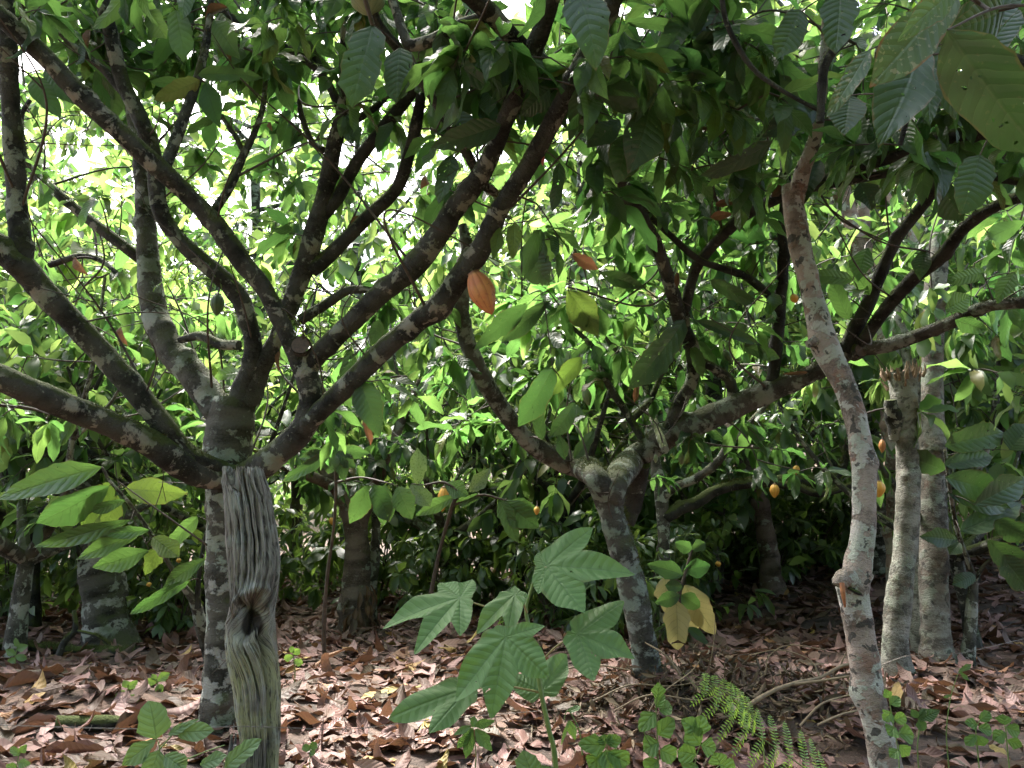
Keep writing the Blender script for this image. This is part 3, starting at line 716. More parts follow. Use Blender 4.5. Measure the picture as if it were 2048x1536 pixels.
B.limb([(1300, 905, 6.45, 16), (1262, 840, 6.5, 15), (1215, 765, 6.5, 14), (1190, 700, 6.5, 12), (1140, 650, 6.5, 9)], name='branch')
B.limb([(1262, 842, 6.5, 14), (1300, 800, 6.5, 14), (1325, 745, 6.5, 12), (1345, 720, 6.5, 9)], name='branch')
B.limb([(1290, 930, 6.45, 22), (1240, 985, 6.6, 24), (1290, 950, 6.7, 20)][:1] + [(1275, 960, 6.6, 44), (1262, 1010, 6.7, 40), (1255, 1050, 6.72, 30)], name='limb', bark=m_bark_dark, moss=8)
B.region(880, -30, 1500, 200, 3.4, 5.6, 84, L=0.32)
B.region(1180, 180, 1700, 430, 4.3, 6.4, 96, L=0.33)
B.region(1460, -30, 2070, 330, 3.4, 5.6, 110, L=0.33)
B.region(1150, 430, 1560, 700, 5.7, 7.2, 56, L=0.32)
B.region(1580, 400, 2060, 700, 5.3, 6.9, 46, L=0.29)
B.region(880, 560, 1220, 880, 5.7, 7.2, 60, L=0.32)
B.region(1200, 640, 1560, 860, 6.4, 7.4, 28, L=0.28)
B.region(1320, 870, 1700, 960, 6.0, 7.0, 8, L=0.24)
for h in [(1150, -25, 1200, 134, 86, 2.9), (1300, 205, 1265, 348, 78, 3.7), (1255, 268, 1228, 365, 66, 3.75), (1370, 640, 1255, 778, 58, 5.8), (1055, 610, 945, 692, 42, 5.6), (1095, 605, 998, 682, 38, 5.65), (1105, 735, 1040, 852, 55, 5.6),
          (1150, 805, 1100, 877, 34, 5.9), (1085, 880, 1060, 800, 30, 6.0), (1130, 920, 1118, 868, 24, 6.2), (1148, 918, 1190, 862, 28, 6.2), (1420, 560, 1510, 610, 34, 5.7), (1480, 690, 1560, 715, 30, 5.8), (1390, 640, 1520, 700, 26, 5.7), (1200, 545, 1290, 575, 30, 5.9), (1240, 240, 1180, 300, 46, 4.1),
          (1640, 215, 1518, 275, 62, 4.0), (1545, 285, 1403, 352, 46, 4.0), (1478, 178, 1428, 242, 46, 4.1), (1440, 20, 1400, 130, 70, 3.6), (1560, 90, 1495, 190, 54, 3.9), (1380, 30, 1320, 140, 60, 3.6), (1430, 260, 1380, 330, 40, 4.2), (1500, 330, 1470, 430, 44, 4.3), (1640, 320, 1600, 430, 46, 4.4), (1720, 365, 1745, 420, 50, 4.4), (1880, 365, 1930, 440, 60, 4.1), (1850, 500, 1838, 560, 34, 4.9), (1780, 270, 1660, 310, 34, 4.2)]:
    B.hero(*h, roll=B.r.uniform(-0.5, 0.5), bend=B.r.uniform(0.2, 0.7), fold=B.r.uniform(.1, .4))
for h in [(1705, 560, 1620, 548, 34, 5.3), (1735, 495, 1712, 562, 42, 5.2), (1965, 545, 1893, 562, 34, 4.9), (2030, 545, 1990, 606, 36, 4.8), (1700, 640, 1660, 560, 36, 5.5), (1740, 590, 1700, 520, 30, 5.5), (1890, 620, 1940, 590, 40, 5.1), (1910, 640, 1975, 660, 34, 5.1), (1250, 45, 1366, 52, 28, 3.6), (1320, 160, 1400, 180, 40, 3.8)]:
    B.hero(*h, roll=B.r.uniform(-0.3, 0.3), mat=m_leaf_young if h[0] != 1250 else m_leaf)
B.hero(1135, 580, 1203, 668, 58, 5.6, mat=m_leaf_lime)
B.hero(1165, 715, 1088, 795, 38, 5.7, mat=m_leaf_lime)
for h in [(1145, 508, 1195, 540, 32, 5.2), (1400, 250, 1440, 270, 16, 4.1), (1430, 410, 1470, 400, 20, 4.6), (1420, 435, 1462, 425, 22, 4.6), (1355, 545, 1352, 575, 14, 5.6), (1275, 765, 1268, 805, 16, 6.3), (1565, 375, 1545, 395, 24, 4.9), (1615, 745, 1565, 748, 10, 5.9), (1485, 345, 1480, 395, 30, 4.5), (730, 832, 738, 890, 20, 6.0)]:
    B.hero(*h, mat=m_leaf_brown, bend=0.7, fold=0.6, stalk=h[0] != 730)
B.bare(120); B.bare(46, (.6, 1.7), .009, 1.0)
overhead(B, 0.0, 6.6, 2.8, 8.4, 450)
B.done()

# ---- a neighbour out of the picture whose lowest leaves hang in at the top right corner
N = Tree('cacao_tree', (3.3, 2.2, float(gz(3.3, 2.2))), 'near cacao tree whose big spotted leaves hang in at the top right corner', bark=m_bark_dark, leaf=m_leaf_near, seed=3)
N.limb([(3.34, 2.2, -0.1, 0.11), (3.3, 2.2, 0.6, 0.095), (3.25, 2.2, 1.4, 0.09), (3.1, 2.25, 2.1, 0.075), (2.7, 2.35, 2.6, 0.05), (2.2, 2.5, 2.85, 0.035), (1.7, 2.6, 3.1, 0.02)], name='trunk', px=False, moss=2)
N.limb([(3.1, 2.25, 2.1, 0.05), (2.7, 2.1, 2.5, 0.032), (2.1, 2.0, 2.72, 0.02), (1.5, 1.95, 2.8, 0.011)], name='limb', px=False)
N.limb([(1800, 290, 2.6, 12), (1825, 200, 2.55, 13), (1858, 110, 2.5, 15), (1880, -30, 2.45, 18), (1890, -120, 2.4, 20)], name='branch', nseg=8)
N.limb([(1640, 245, 3.0, 18), (1650, 130, 2.95, 20), (1690, 60, 2.9, 26), (1700, -80, 2.85, 28)], name='branch', nseg=8)
N.limb([(1650, 228, 3.0, 8), (1560, 178, 3.0, 11), (1500, 130, 3.0, 12), (1455, 50, 2.95, 13), (1440, -30, 2.9, 13)], name='branch', nseg=8)
for h in [(1895, 60, 2072, 322, 150, 1.75, 0.15), (1840, 88, 1782, 296, 106, 2.35, 0), (1680, -15, 1672, 106, 80, 2.6, 0), (2010, 20, 1890, 70, 90, 2.1, 0), (1960, 110, 2040, 20, 70, 2.4, 0), (1700, 190, 1690, 270, 70, 2.7, 0), (1862, 130, 1850, 250, 50, 2.5, 0), (1870, 90, 1905, 240, 48, 2.6, 0), (1600, 20, 1560, 120, 70, 2.8, 0), (1960, 310, 1930, 430, 80, 2.7, 0), (1900, 60, 2040, -10, 80, 2.2, 0)]:
    N.hero(*h[:6], dY=h[6], roll=N.r.uniform(-0.25, 0.25), bend=0.4)
N.hero(1912, -12, 1733, 165, 108, 1.9, mat=m_leaf_spot, bend=0.35)
N.hero(1915, -25, 1790, 74, 62, 1.82, mat=m_leaf_spot, bend=0.3)
N.hero(1738, 100, 1662, 237, 46, 2.2, mat=m_leaf_spot, bend=0.4)
# dangling flower buds
for i, (px, py, Y) in enumerate(((1812, 205, 2.56), (1827, 213, 2.54), (1816, 216, 2.55), (1800, 258, 2.58), (1812, 255, 2.58), (1798, 252, 2.6))):
    c = P(px, py, Y); mb = N.tw
    tube(mb, [c, c + np.array([0.004, 0, 0.02])], [0.0007, 0.0007], 5, 0.01, 0)
    mb2 = N.lmb(m_leaf_yellow)
    tube(mb2, [c + np.array([0, 0, 0.004]), c, c - np.array([0, 0, 0.005]), c - np.array([0, 0, 0.01])], [0.001, 0.003, 0.0032, 0.0008], 8, 0.002, 0)
overhead(N, 0.4, 4.2, 0.9, 3.4, 110, zt=1.4)
N.done()

# ---- the pale trunk leaning in from the lower right
D = Tree('leaning_tree', P(1800, 1640, 4.0) * np.array([1, 1, 0]), 'pale pinkish trunk with dark blotches, bent at a knot, leaning up from the lower right', bark=m_bark_pale, leaf=m_leaf, seed=4)
D.limb([(1800, 1660, 4.0, 66), (1777, 1560, 4.0, 64), (1757, 1460, 4.0, 58), (1738, 1370, 4.0, 56), (1718, 1260, 4.0, 54), (1708, 1200, 4.0, 56), (1706, 1170, 4.0, 62), (1716, 1135, 4.0, 52), (1727, 1060, 4.0, 47), (1729, 980, 4.02, 47), (1724, 905, 4.05, 46), (1706, 820, 4.1, 46), (1684, 760, 4.15, 45), (1650, 690, 4.2, 50), (1636, 640, 4.25, 44), (1617, 560, 4.3, 40), (1600, 490, 4.35, 42), (1585, 400, 4.4, 40), (1580, 370, 4.4, 34)], name='trunk', nseg=32, rough=0.08, step=0.02)
D.limb([(1587, 415, 4.4, 40), (1603, 350, 4.33, 34), (1622, 300, 4.25, 30), (1636, 240, 4.15, 26), (1650, 100, 4.05, 22), (1655, -40, 3.9, 20)], name='limb', nseg=14)
D.limb([(1712, 1155, 3.99, 34), (1733, 1158, 3.97, 30), (1742, 1162, 3.96, 24)], name='knot', nseg=14, rough=0.3, attach=False, step=0.01)
D.limb([(1700, 1150, 3.96, 30), (1684, 1160, 3.93, 30), (1680, 1172, 3.92, 22)], name='knot', nseg=14, rough=0.35, attach=False, step=0.01)
D.limb([(1655, 690, 4.2, 30), (1632, 684, 4.17, 26), (1617, 688, 4.15, 18)], name='knot', nseg=12, rough=0.3, attach=False, step=0.01)
mb = MB(); tube(mb, [P(1684, 1166, 3.89), P(1686, 1185, 3.88), P(1690, 1214, 3.90)], [M(5, 4) , M(5, 4), M(2, 4)], 6, 0.012, 0.35, 9)
mb.build('wood_splinter', m_split, D.root)
mb = MB(); tube(mb, [P(1719, 1148, 3.945), P(1721, 1158, 3.94), P(1718, 1160, 3.94)], [M(5, 4), M(7, 4), M(2, 4)], 8, 0.008, 0.2, 3)
mb.build('wood_scar', m_split, D.root)
mb = MB(); tube(mb, [P(1686, 1168, 3.925), P(1700, 1178, 3.915), P(1716, 1186, 3.92), P(1730, 1192, 3.955)], [M(2, 4), M(3, 4), M(4, 4), M(2, 4)], 6, 0.01, 0.4, 4)
mb.build('bark_scar', m_bark_dark, D.root)
D.region(1640, 120, 1780, 280, 4.2, 4.8, 9, L=0.28)
overhead(D, 1.2, 3.0, 3.4, 4.6, 30)
D.done()

# ---- trunks behind on the right
def post_tree(name, label, pts, bark, seed, nseg=24, rough=0.1, extra=None, moss=0, ground=None):
    g = ground if ground is not None else G(pts[0][0], pts[0][1])
    T = Tree(name, g, label, bark=bark, leaf=m_leaf, seed=seed)
    Y = g[1]
    a = pts[0]
    full = [(a[0] - (pts[1][0] - a[0]) * 0.2, a[1] + 40, Y, a[2] * 1.5), (a[0], a[1] + 4, Y, a[2] * 1.15)] + [(x, y, Y + (q[0] if q else 0), w) for x, y, w, *q in pts[1:]]
    if name in ('broken_tree', 'straight_tree'): full = [(x, y, Y_, w * .87) for x, y, Y_, w in full]
    T.limb(full, name='trunk', nseg=nseg, rough=rough, moss=moss)
    T.Y = Y
    return T
E = post_tree('broken_tree', 'grey blotched trunk with a snapped ragged top, right of the leaning pale trunk', [(1796, 1352, 62), (1790, 1290, 56), (1797, 1200, 54), (1812, 1080, 50), (1816, 980, 48), (1813, 880, 48), (1808, 820, 50), (1806, 775, 56), (1806, 748, 66)], m_bark_grey, 5, rough=0.09)
mb = MB(); rr = np.random.default_rng(4); c0 = P(1806, 752, E.Y)
for k in range(46):
    a = rr.uniform(0, 6.28); rad = M(33, E.Y) * rr.uniform(0.3, 1.05)
    b = c0 + np.array([math.cos(a) * rad, math.sin(a) * rad, rr.uniform(-0.14, 0.0)])
    tube(mb, [b, b + np.array([math.cos(a) * .03, math.sin(a) * .03, 0.05]), b + np.array([math.cos(a) * rr.uniform(-.02, .09), math.sin(a) * .05, rr.uniform(0.04, 0.16)])], [0.018, 0.014, 0.002], 5, 0.02, 0.4, k)
mb.build('broken_top', plain_mat('torn wood', (0.16, 0.10, 0.06), (0.34, 0.24, 0.16), scale=40), E.root)
E.limb([(1790, 880, E.Y, 22), (1783, 830, E.Y - .05, 24), (1780, 800, E.Y - .08, 16)], name='snag', nseg=10, rough=0.35, bark=m_bark)
E.done()
F = post_tree('straight_tree', 'straight tall grey trunk with brown and white blotches, tallest of the trunks at the right', [(1880, 1325, 74), (1872, 1270, 60), (1868, 1150, 54), (1868, 1000, 52), (1866, 850, 50), (1866, 700, 48), (1872, 560, 44), (1880, 460, 38), (1886, 380, 30), (1890, 250, 26), (1895, 60, 22), (1900, -60, 20)], bark_mat('dark blotched bark', (0.07, 0.06, 0.05), (0.20, 0.18, 0.155), lich=(0.36, 0.36, 0.32), soft=.05, lich_thr=0.525, moss=0.25, dark_spots=0.7, pink=0.3, ring=0.4), 6)
F.region(1780, 180, 2060, 460, F.Y - 1, F.Y + 1, 14, L=0.27)
F.region(1930, 440, 2060, 760, F.Y - .6, F.Y + 1.2, 9, L=0.27)
F.done()
F2 = post_tree('slim_tree', 'slim grey trunk pressed between the broken trunk and the straight tall one', [(1843, 1312, 34), (1841, 1200, 32), (1846, 1080, 30), (1840, 950, 28), (1830, 800, 26), (1800, 620, 24), (1780, 500, 20)], m_bark_grey, 7, nseg=16)
F2.done()
H = post_tree('slanting_tree', 'pinkish pale trunk slanting up behind the broken tree top', [(1800, 1240, 44), (1796, 1050, 42), (1790, 860, 40), (1772, 680, 38), (1742, 560, 37), (1712, 470, 36), (1690, 410, 36), (1676, 360, 34), (1660, 260, 28), (1640, 120, 24)], bark_mat('pink bark', (0.20, 0.14, 0.11), (0.34, 0.25, 0.20), lich=(0.5, 0.46, 0.40), lich_thr=0.53, moss=0.1, dark_spots=0.4, pink=0.8, ring=0.3), 8)
H.limb([(1720, 500, H.Y, 22), (1728, 450, H.Y + .1, 26), (1726, 420, H.Y + .1, 28), (1722, 400, H.Y + .1, 12)], name='limb', nseg=12)
H.limb([(1850, 520, H.Y - .4, 12), (1800, 430, H.Y - .3, 13), (1765, 375, H.Y - .2, 12), (1740, 330, H.Y - .2, 9)], name='branch', nseg=10)
H.region(1560, 100, 1800, 420, H.Y - .6, H.Y + .8, 10, L=0.26)
H.done()
I = post_tree('old_cacao_tree', 'stout trunk with white lichen patches, standing at the far left', [(222, 1292, 96), (214, 1240, 84), (200, 1150, 72), (188, 1080, 66), (176, 1020, 62), (165, 960, 58), (160, 915, 66)], m_bark_b, 9, moss=4)
I.limb([(165, 930, I.Y, 46), (110, 900, I.Y - .1, 42), (40, 895, I.Y - .2, 40), (-40, 890, I.Y - .3, 36)], moss=9, bark=m_bark)
I.limb([(165, 935, I.Y, 40), (215, 925, I.Y + .1, 30), (250, 905, I.Y + .3, 24), (300, 820, I.Y + .6, 18)], moss=6, bark=m_bark_dark)
I.limb([(190, 925, I.Y, 26), (180, 880, I.Y, 22), (170, 800, I.Y, 18), (140, 700, I.Y, 15), (120, 600, I.Y, 10)], bark=m_bark_dark)
I.region(-60, 780, 380, 1000, I.Y - .5, I.Y + 1.4, 24, L=0.25)
I.region(-60, 560, 380, 800, I.Y - .5, I.Y + 1.4, 34, L=0.26)
I.region(0, 960, 160, 1130, I.Y - .2, I.Y + 1.0, 8, L=0.22)
I.done()
m_bark_brown = bark_mat('brown smooth bark', (0.075, 0.058, 0.046), (0.155, 0.12, 0.10), lich_thr=0.58, moss=0.25, ring=0.35)
J = post_tree('dark_cacao_tree', 'dark forked trunk left of the lobed leaf plant, brown leaves hung round its foot', [(712, 1262, 62), (712, 1200, 54), (716, 1100, 48), (706, 1030, 46), (690, 985, 42), (655, 930, 36), (630, 880, 28), (620, 800, 20)], m_bark_brown, 10, moss=3)
J.limb([(712, 1070, J.Y, 34), (735, 1000, J.Y - .1, 26), (770, 930, J.Y - .3, 22), (800, 850, J.Y - .3, 18), (840, 760, J.Y - .3, 13)], moss=3)
J.limb([(690, 990, J.Y, 26), (640, 960, J.Y - .3, 22), (560, 930, J.Y - .5, 16), (480, 880, J.Y - .6, 10)])
J.region(560, 700, 920, 980, J.Y - 1.3, J.Y + .8, 64, L=0.30)
J.region(560, 860, 820, 960, J.Y - 1.2, J.Y - .2, 9, L=0.27)
b_ = P(715, 1200, J.Y - 0.12)
for k in range(34):
    a = J.r.uniform(0, 6.28); zz = J.r.uniform(-0.25, 0.22)
    p = b_ + np.array([0.13 * math.cos(a) + 0.03, 0.10 * math.sin(a) - .02, zz])
    leaf_batch(J.lmb(m_leaf_brown), p[None], np.array([[0.5 * math.cos(a), 0.4 * math.sin(a), -1.0]]), np.array([[math.cos(a), math.sin(a), 0.5]]), J.r.uniform(.15, .26), .07, 4, 7, fold=np.array([J.r.uniform(.3, 1)]), seed=k)
J.done()
J2 = post_tree('slim_lichened_tree', 'slim white spotted stem close to the dark forked trunk', [(742, 1238, 22), (744, 1180, 20), (750, 1110, 20), (752, 1040, 18), (748, 960, 15), (740, 900, 11)], m_bark_b, 11, nseg=12, ground=G(742, 1252))
J2.region(690, 880, 830, 990, J2.Y - .6, J2.Y, 7, L=0.26)
J2.done()
K = post_tree('brown_cacao_tree', 'brown cacao trunk standing far back before a gap of white light', [(1548, 1190, 46), (1540, 1120, 38), (1528, 1050, 36), (1516, 1000, 38), (1500, 960, 30), (1470, 900, 22)], m_bark_brown, 12, moss=2)
K.limb([(1520, 1005, K.Y, 26), (1545, 960, K.Y, 22), (1590, 910, K.Y, 16), (1640, 850, K.Y, 10)])
K.region(1300, 740, 1760, 1000, K.Y - 1.8, K.Y + 1.2, 70, L=0.32)
K.done()
# mossy bough tree that carries the yellow pods
Q = post_tree('mossy_cacao_tree', 'thin lichened cacao tree whose mossy bough sweeps right under yellow pods', [(1332, 1290, 26), (1332, 1200, 23), (1328, 1100, 22), (1324, 1010, 24), (1312, 930, 20), (1296, 860, 15), (1280, 800, 10)], m_bark_b, 13, nseg=14, moss=2)
Q.limb([(1326, 1040, Q.Y, 24), (1350, 1022, Q.Y, 26), (1392, 1005, Q.Y, 26), (1436, 980, Q.Y, 24), (1500, 966, Q.Y, 23), (1587, 962, Q.Y, 22), (1640, 962, Q.Y, 20), (1676, 948, Q.Y, 18), (1690, 925, Q.Y, 15), (1692, 890, Q.Y, 11)], moss=14, bark=m_bark_dark)
Q.limb([(1540, 966, Q.Y, 14), (1590, 972, Q.Y - .1, 15), (1638, 987, Q.Y - .15, 16), (1690, 975, Q.Y - .2, 13), (1760, 950, Q.Y - .2, 10)], name='branch', moss=10, bark=m_bark_dark)
Q.limb([(1324, 1000, Q.Y, 18), (1348, 976, Q.Y - .1, 18), (1395, 955, Q.Y - .2, 18), (1433, 926, Q.Y - .3, 18), (1461, 886, Q.Y - .4, 16), (1502, 843, Q.Y - .5, 13), (1550, 790, Q.Y - .5, 9)])
Q.region(1330, 820, 1720, 960, Q.Y - .2, Q.Y + 1.2, 36, L=0.27)
Q.done()
V_ = post_tree('curved_cacao_tree', 'dark mossy trunk curving up to the left behind the lobed leaf plant', [(1085, 1215, 40), (1075, 1165, 34), (1040, 1140, 30), (1012, 1090, 28), (990, 1030, 26), (960, 960, 22), (950, 880, 16), (930, 800, 10)], m_bark_dark, 14, moss=6)
V_.limb([(1078, 1170, V_.Y, 18), (1085, 1090, V_.Y, 16), (1075, 1020, V_.Y, 15), (1100, 930, V_.Y, 12), (1130, 850, V_.Y, 9)])
V_.region(840, 800, 1180, 1040, V_.Y - 1.2, V_.Y + .8, 60, L=0.30)
V_.done()

# ---- saplings
def leafy(T, lst, mat, L=None, **kw):
    for h in lst: T.hero(*h, mat=mat, roll=T.r.uniform(-0.3, 0.3), **kw)
SP = Tree('cacao_sapling', G(425, 1345), 'young cacao shoot with big ribbed light green leaves, left of the weathered post', bark=m_bark_b, leaf=m_leaf_young, seed=20)
ys = SP.root.location[1]
SP.limb([(432, 1360, ys, 26), (420, 1310, ys - .1, 25), (402, 1250, ys - .3, 20), (390, 1205, ys - .4, 18), (365, 1170, ys - .5, 12), (340, 1130, ys - .6, 9), (300, 1065, ys - .8, 8), (262, 1010, ys - .95, 7), (222, 965, ys - 1.05, 6), (205, 935, ys - 1.1, 5)], name='stem', nseg=12)
SP.limb([(395, 1215, ys - .4, 14), (396, 1175, ys - .45, 10), (402, 1120, ys - .5, 8), (415, 1060, ys - .5, 6), (440, 1040, ys - .5, 5)], name='stem', nseg=10, bark=m_bark_dark)
yl = ys - 1.05
leafy(SP, [(203, 934, -2, 1000, 56, yl), (218, 972, 72, 1047, 62, yl), (262, 1040, 68, 1092, 34, yl), (280, 1068, 150, 1114, 32, yl + .05), (298, 1100, 188, 1142, 42, yl + .1), (396, 1032, 328, 1108, 32, ys - .5), (412, 1118, 322, 1168, 32, ys - .6), (378, 1162, 258, 1222, 28, ys - .6), (450, 1055, 412, 1132, 26, ys - .5), (300, 1060, 200, 1075, 24, yl), (250, 1000, 180, 1020, 24, yl)], m_leaf_young, bend=0.5, fold=0.3)
leafy(SP, [(250, 978, 374, 986, 50, yl), (226, 963, 158, 1048, 46, yl + .05), (305, 1075, 357, 1116, 42, yl + .1), (235, 990, 205, 1065, 36, yl + .1), (320, 1090, 290, 1150, 30, yl + .2)], m_leaf_lime, bend=0.4)
SP.done()
WH = Tree('cacao_sapling', G(650, 1330), 'thin young cacao stem with a star of dark drooping leaves, just right of the post', bark=m_twig, leaf=m_leaf, seed=21)
yw = WH.root.location[1]
WH.limb([(650, 1345, yw, 8), (648, 1250, yw - .1, 8), (655, 1150, yw - .2, 7), (668, 1050, yw - .3, 6), (672, 960, yw - .4, 6), (668, 905, yw - .5, 5)], name='stem', nseg=8)
WH.limb([(672, 965, yw - .4, 5), (720, 955, yw - .45, 4), (770, 965, yw - .5, 4)], name='stem', nseg=8)
leafy(WH, [(664, 904, 570, 968, 28, yw - .5), (660, 906, 610, 900, 20, yw - .5), (668, 908, 660, 948, 28, yw - .55), (672, 904, 712, 935, 26, yw - .5), (668, 900, 740, 905, 26, yw - .5), (664, 900, 600, 925, 22, yw - .5), (672, 900, 690, 875, 20, yw - .4), (676, 908, 690, 960, 28, yw - .5), (738, 970, 700, 1046, 40, yw - .5), (746, 970, 778, 1042, 46, yw - .5), (795, 973, 826, 1036, 44, yw - .5), (770, 968, 760, 1050, 34, yw - .45)], m_leaf_near, bend=0.6)
WH.done()
PL = Tree('cacao_sapling', G(850, 1290), 'young cacao stem with pale dusty leaves between the two cacao trees', bark=m_twig, leaf=m_leaf, seed=22)
yp = PL.root.location[1]
PL.limb([(850, 1300, yp, 9), (860, 1200, yp - .1, 8), (880, 1100, yp - .2, 7), (905, 1010, yp - .4, 7), (915, 985, yp - .45, 6), (888, 965, yp - .45, 5), (850, 970, yp - .5, 4)], name='stem', nseg=8)
PL.limb([(905, 1010, yp - .4, 6), (960, 990, yp - .4, 5), (1010, 1000, yp - .4, 4)], name='stem', nseg=8)
leafy(PL, [(835, 970, 838, 895, 34, yp - .5), (822, 968, 858, 1014, 38, yp - .5), (938, 984, 984, 940, 28, yp - .45)], m_leaf_pale)
leafy(PL, [(890, 968, 938, 990, 34, yp - .45), (1010, 1000, 1072, 1062, 50, yp - .4), (1000, 1000, 1035, 1085, 34, yp - .4), (915, 990, 832, 1032, 26, yp - .4), (960, 990, 910, 1010, 22, yp - .4), (1020, 1003, 1070, 1020, 28, yp - .4)], m_leaf_young)
PL.done()
SR = Tree('cacao_sapling', G(1938, 1330), 'small cacao tree with large dark ribbed leaves at the right edge', bark=m_bark_b, leaf=m_leaf, seed=23)
yr = SR.root.location[1]
SR.limb([(1937, 1345, yr, 26), (1938, 1290, yr, 22), (1944, 1210, yr, 20), (1946, 1160, yr, 14), (1935, 1120, yr - .1, 9), (1915, 1060, yr - .2, 8), (1900, 980, yr - .4, 7), (1890, 900, yr - .5, 6)], name='stem', nseg=14)
SR.limb([(1946, 1165, yr, 9), (1970, 1130, yr - .1, 7), (2000, 1110, yr - .3, 6), (2060, 1090, yr - .5, 5)], name='stem', nseg=8)
leafy(SR, [(1890, 892, 2004, 858, 60, yr - .5), (1888, 930, 1986, 914, 40, yr - .5), (1890, 955, 2012, 988, 56, yr - .5), (1895, 985, 2020, 1024, 44, yr - .4), (1920, 1062, 2052, 1020, 50, yr - .4), (1915, 1080, 1840, 1072, 34, yr - .3), (1920, 1085, 1900, 1110, 26, yr - .2), (2000, 1110, 2060, 1180, 54, yr - .4), (1975, 1080, 2050, 1140, 46, yr - .4), (1990, 1040, 2055, 1075, 50, yr - .5), (1950, 1150, 1905, 1170, 30, yr - .1), (1890, 940, 1800, 905, 50, yr - .5), (1950, 1010, 2050, 950, 50, yr - .6), (2020, 900, 2060, 850, 60, yr - .6)], m_leaf_near, bend=0.45)
SR.done()
YL = Tree('dying_sapling', G(1372, 1330), 'small sapling with large drooping pale yellow leaves beside the leaning cacao trunk', bark=m_twig, leaf=m_leaf, seed=24)
yy = YL.root.location[1]
YL.limb([(1372, 1340, yy, 7), (1362, 1260, yy, 7), (1360, 1190, yy, 6), (1372, 1140, yy, 5), (1384, 1100, yy, 4)], name='stem', nseg=8)
leafy(YL, [(1330, 1152, 1336, 1232, 40, yy), (1352, 1200, 1362, 1300, 52, yy - .1), (1370, 1170, 1432, 1268, 56, yy), (1372, 1190, 1395, 1260, 40, yy + .05)], m_leaf_yellow, bend=0.3)
leafy(YL, [(1368, 1150, 1295, 1125, 34, yy), (1368, 1140, 1420, 1130, 34, yy), (1360, 1190, 1310, 1205, 28, yy - .1), (1362, 1190, 1400, 1215, 34, yy - .1), (1384, 1100, 1350, 1085, 26, yy), (1384, 1100, 1410, 1085, 24, yy), (1365, 1175, 1330, 1170, 26, yy - .05), (1375, 1255, 1425, 1290, 20, yy - .1)], m_leaf, bend=0.4)
YL.done()

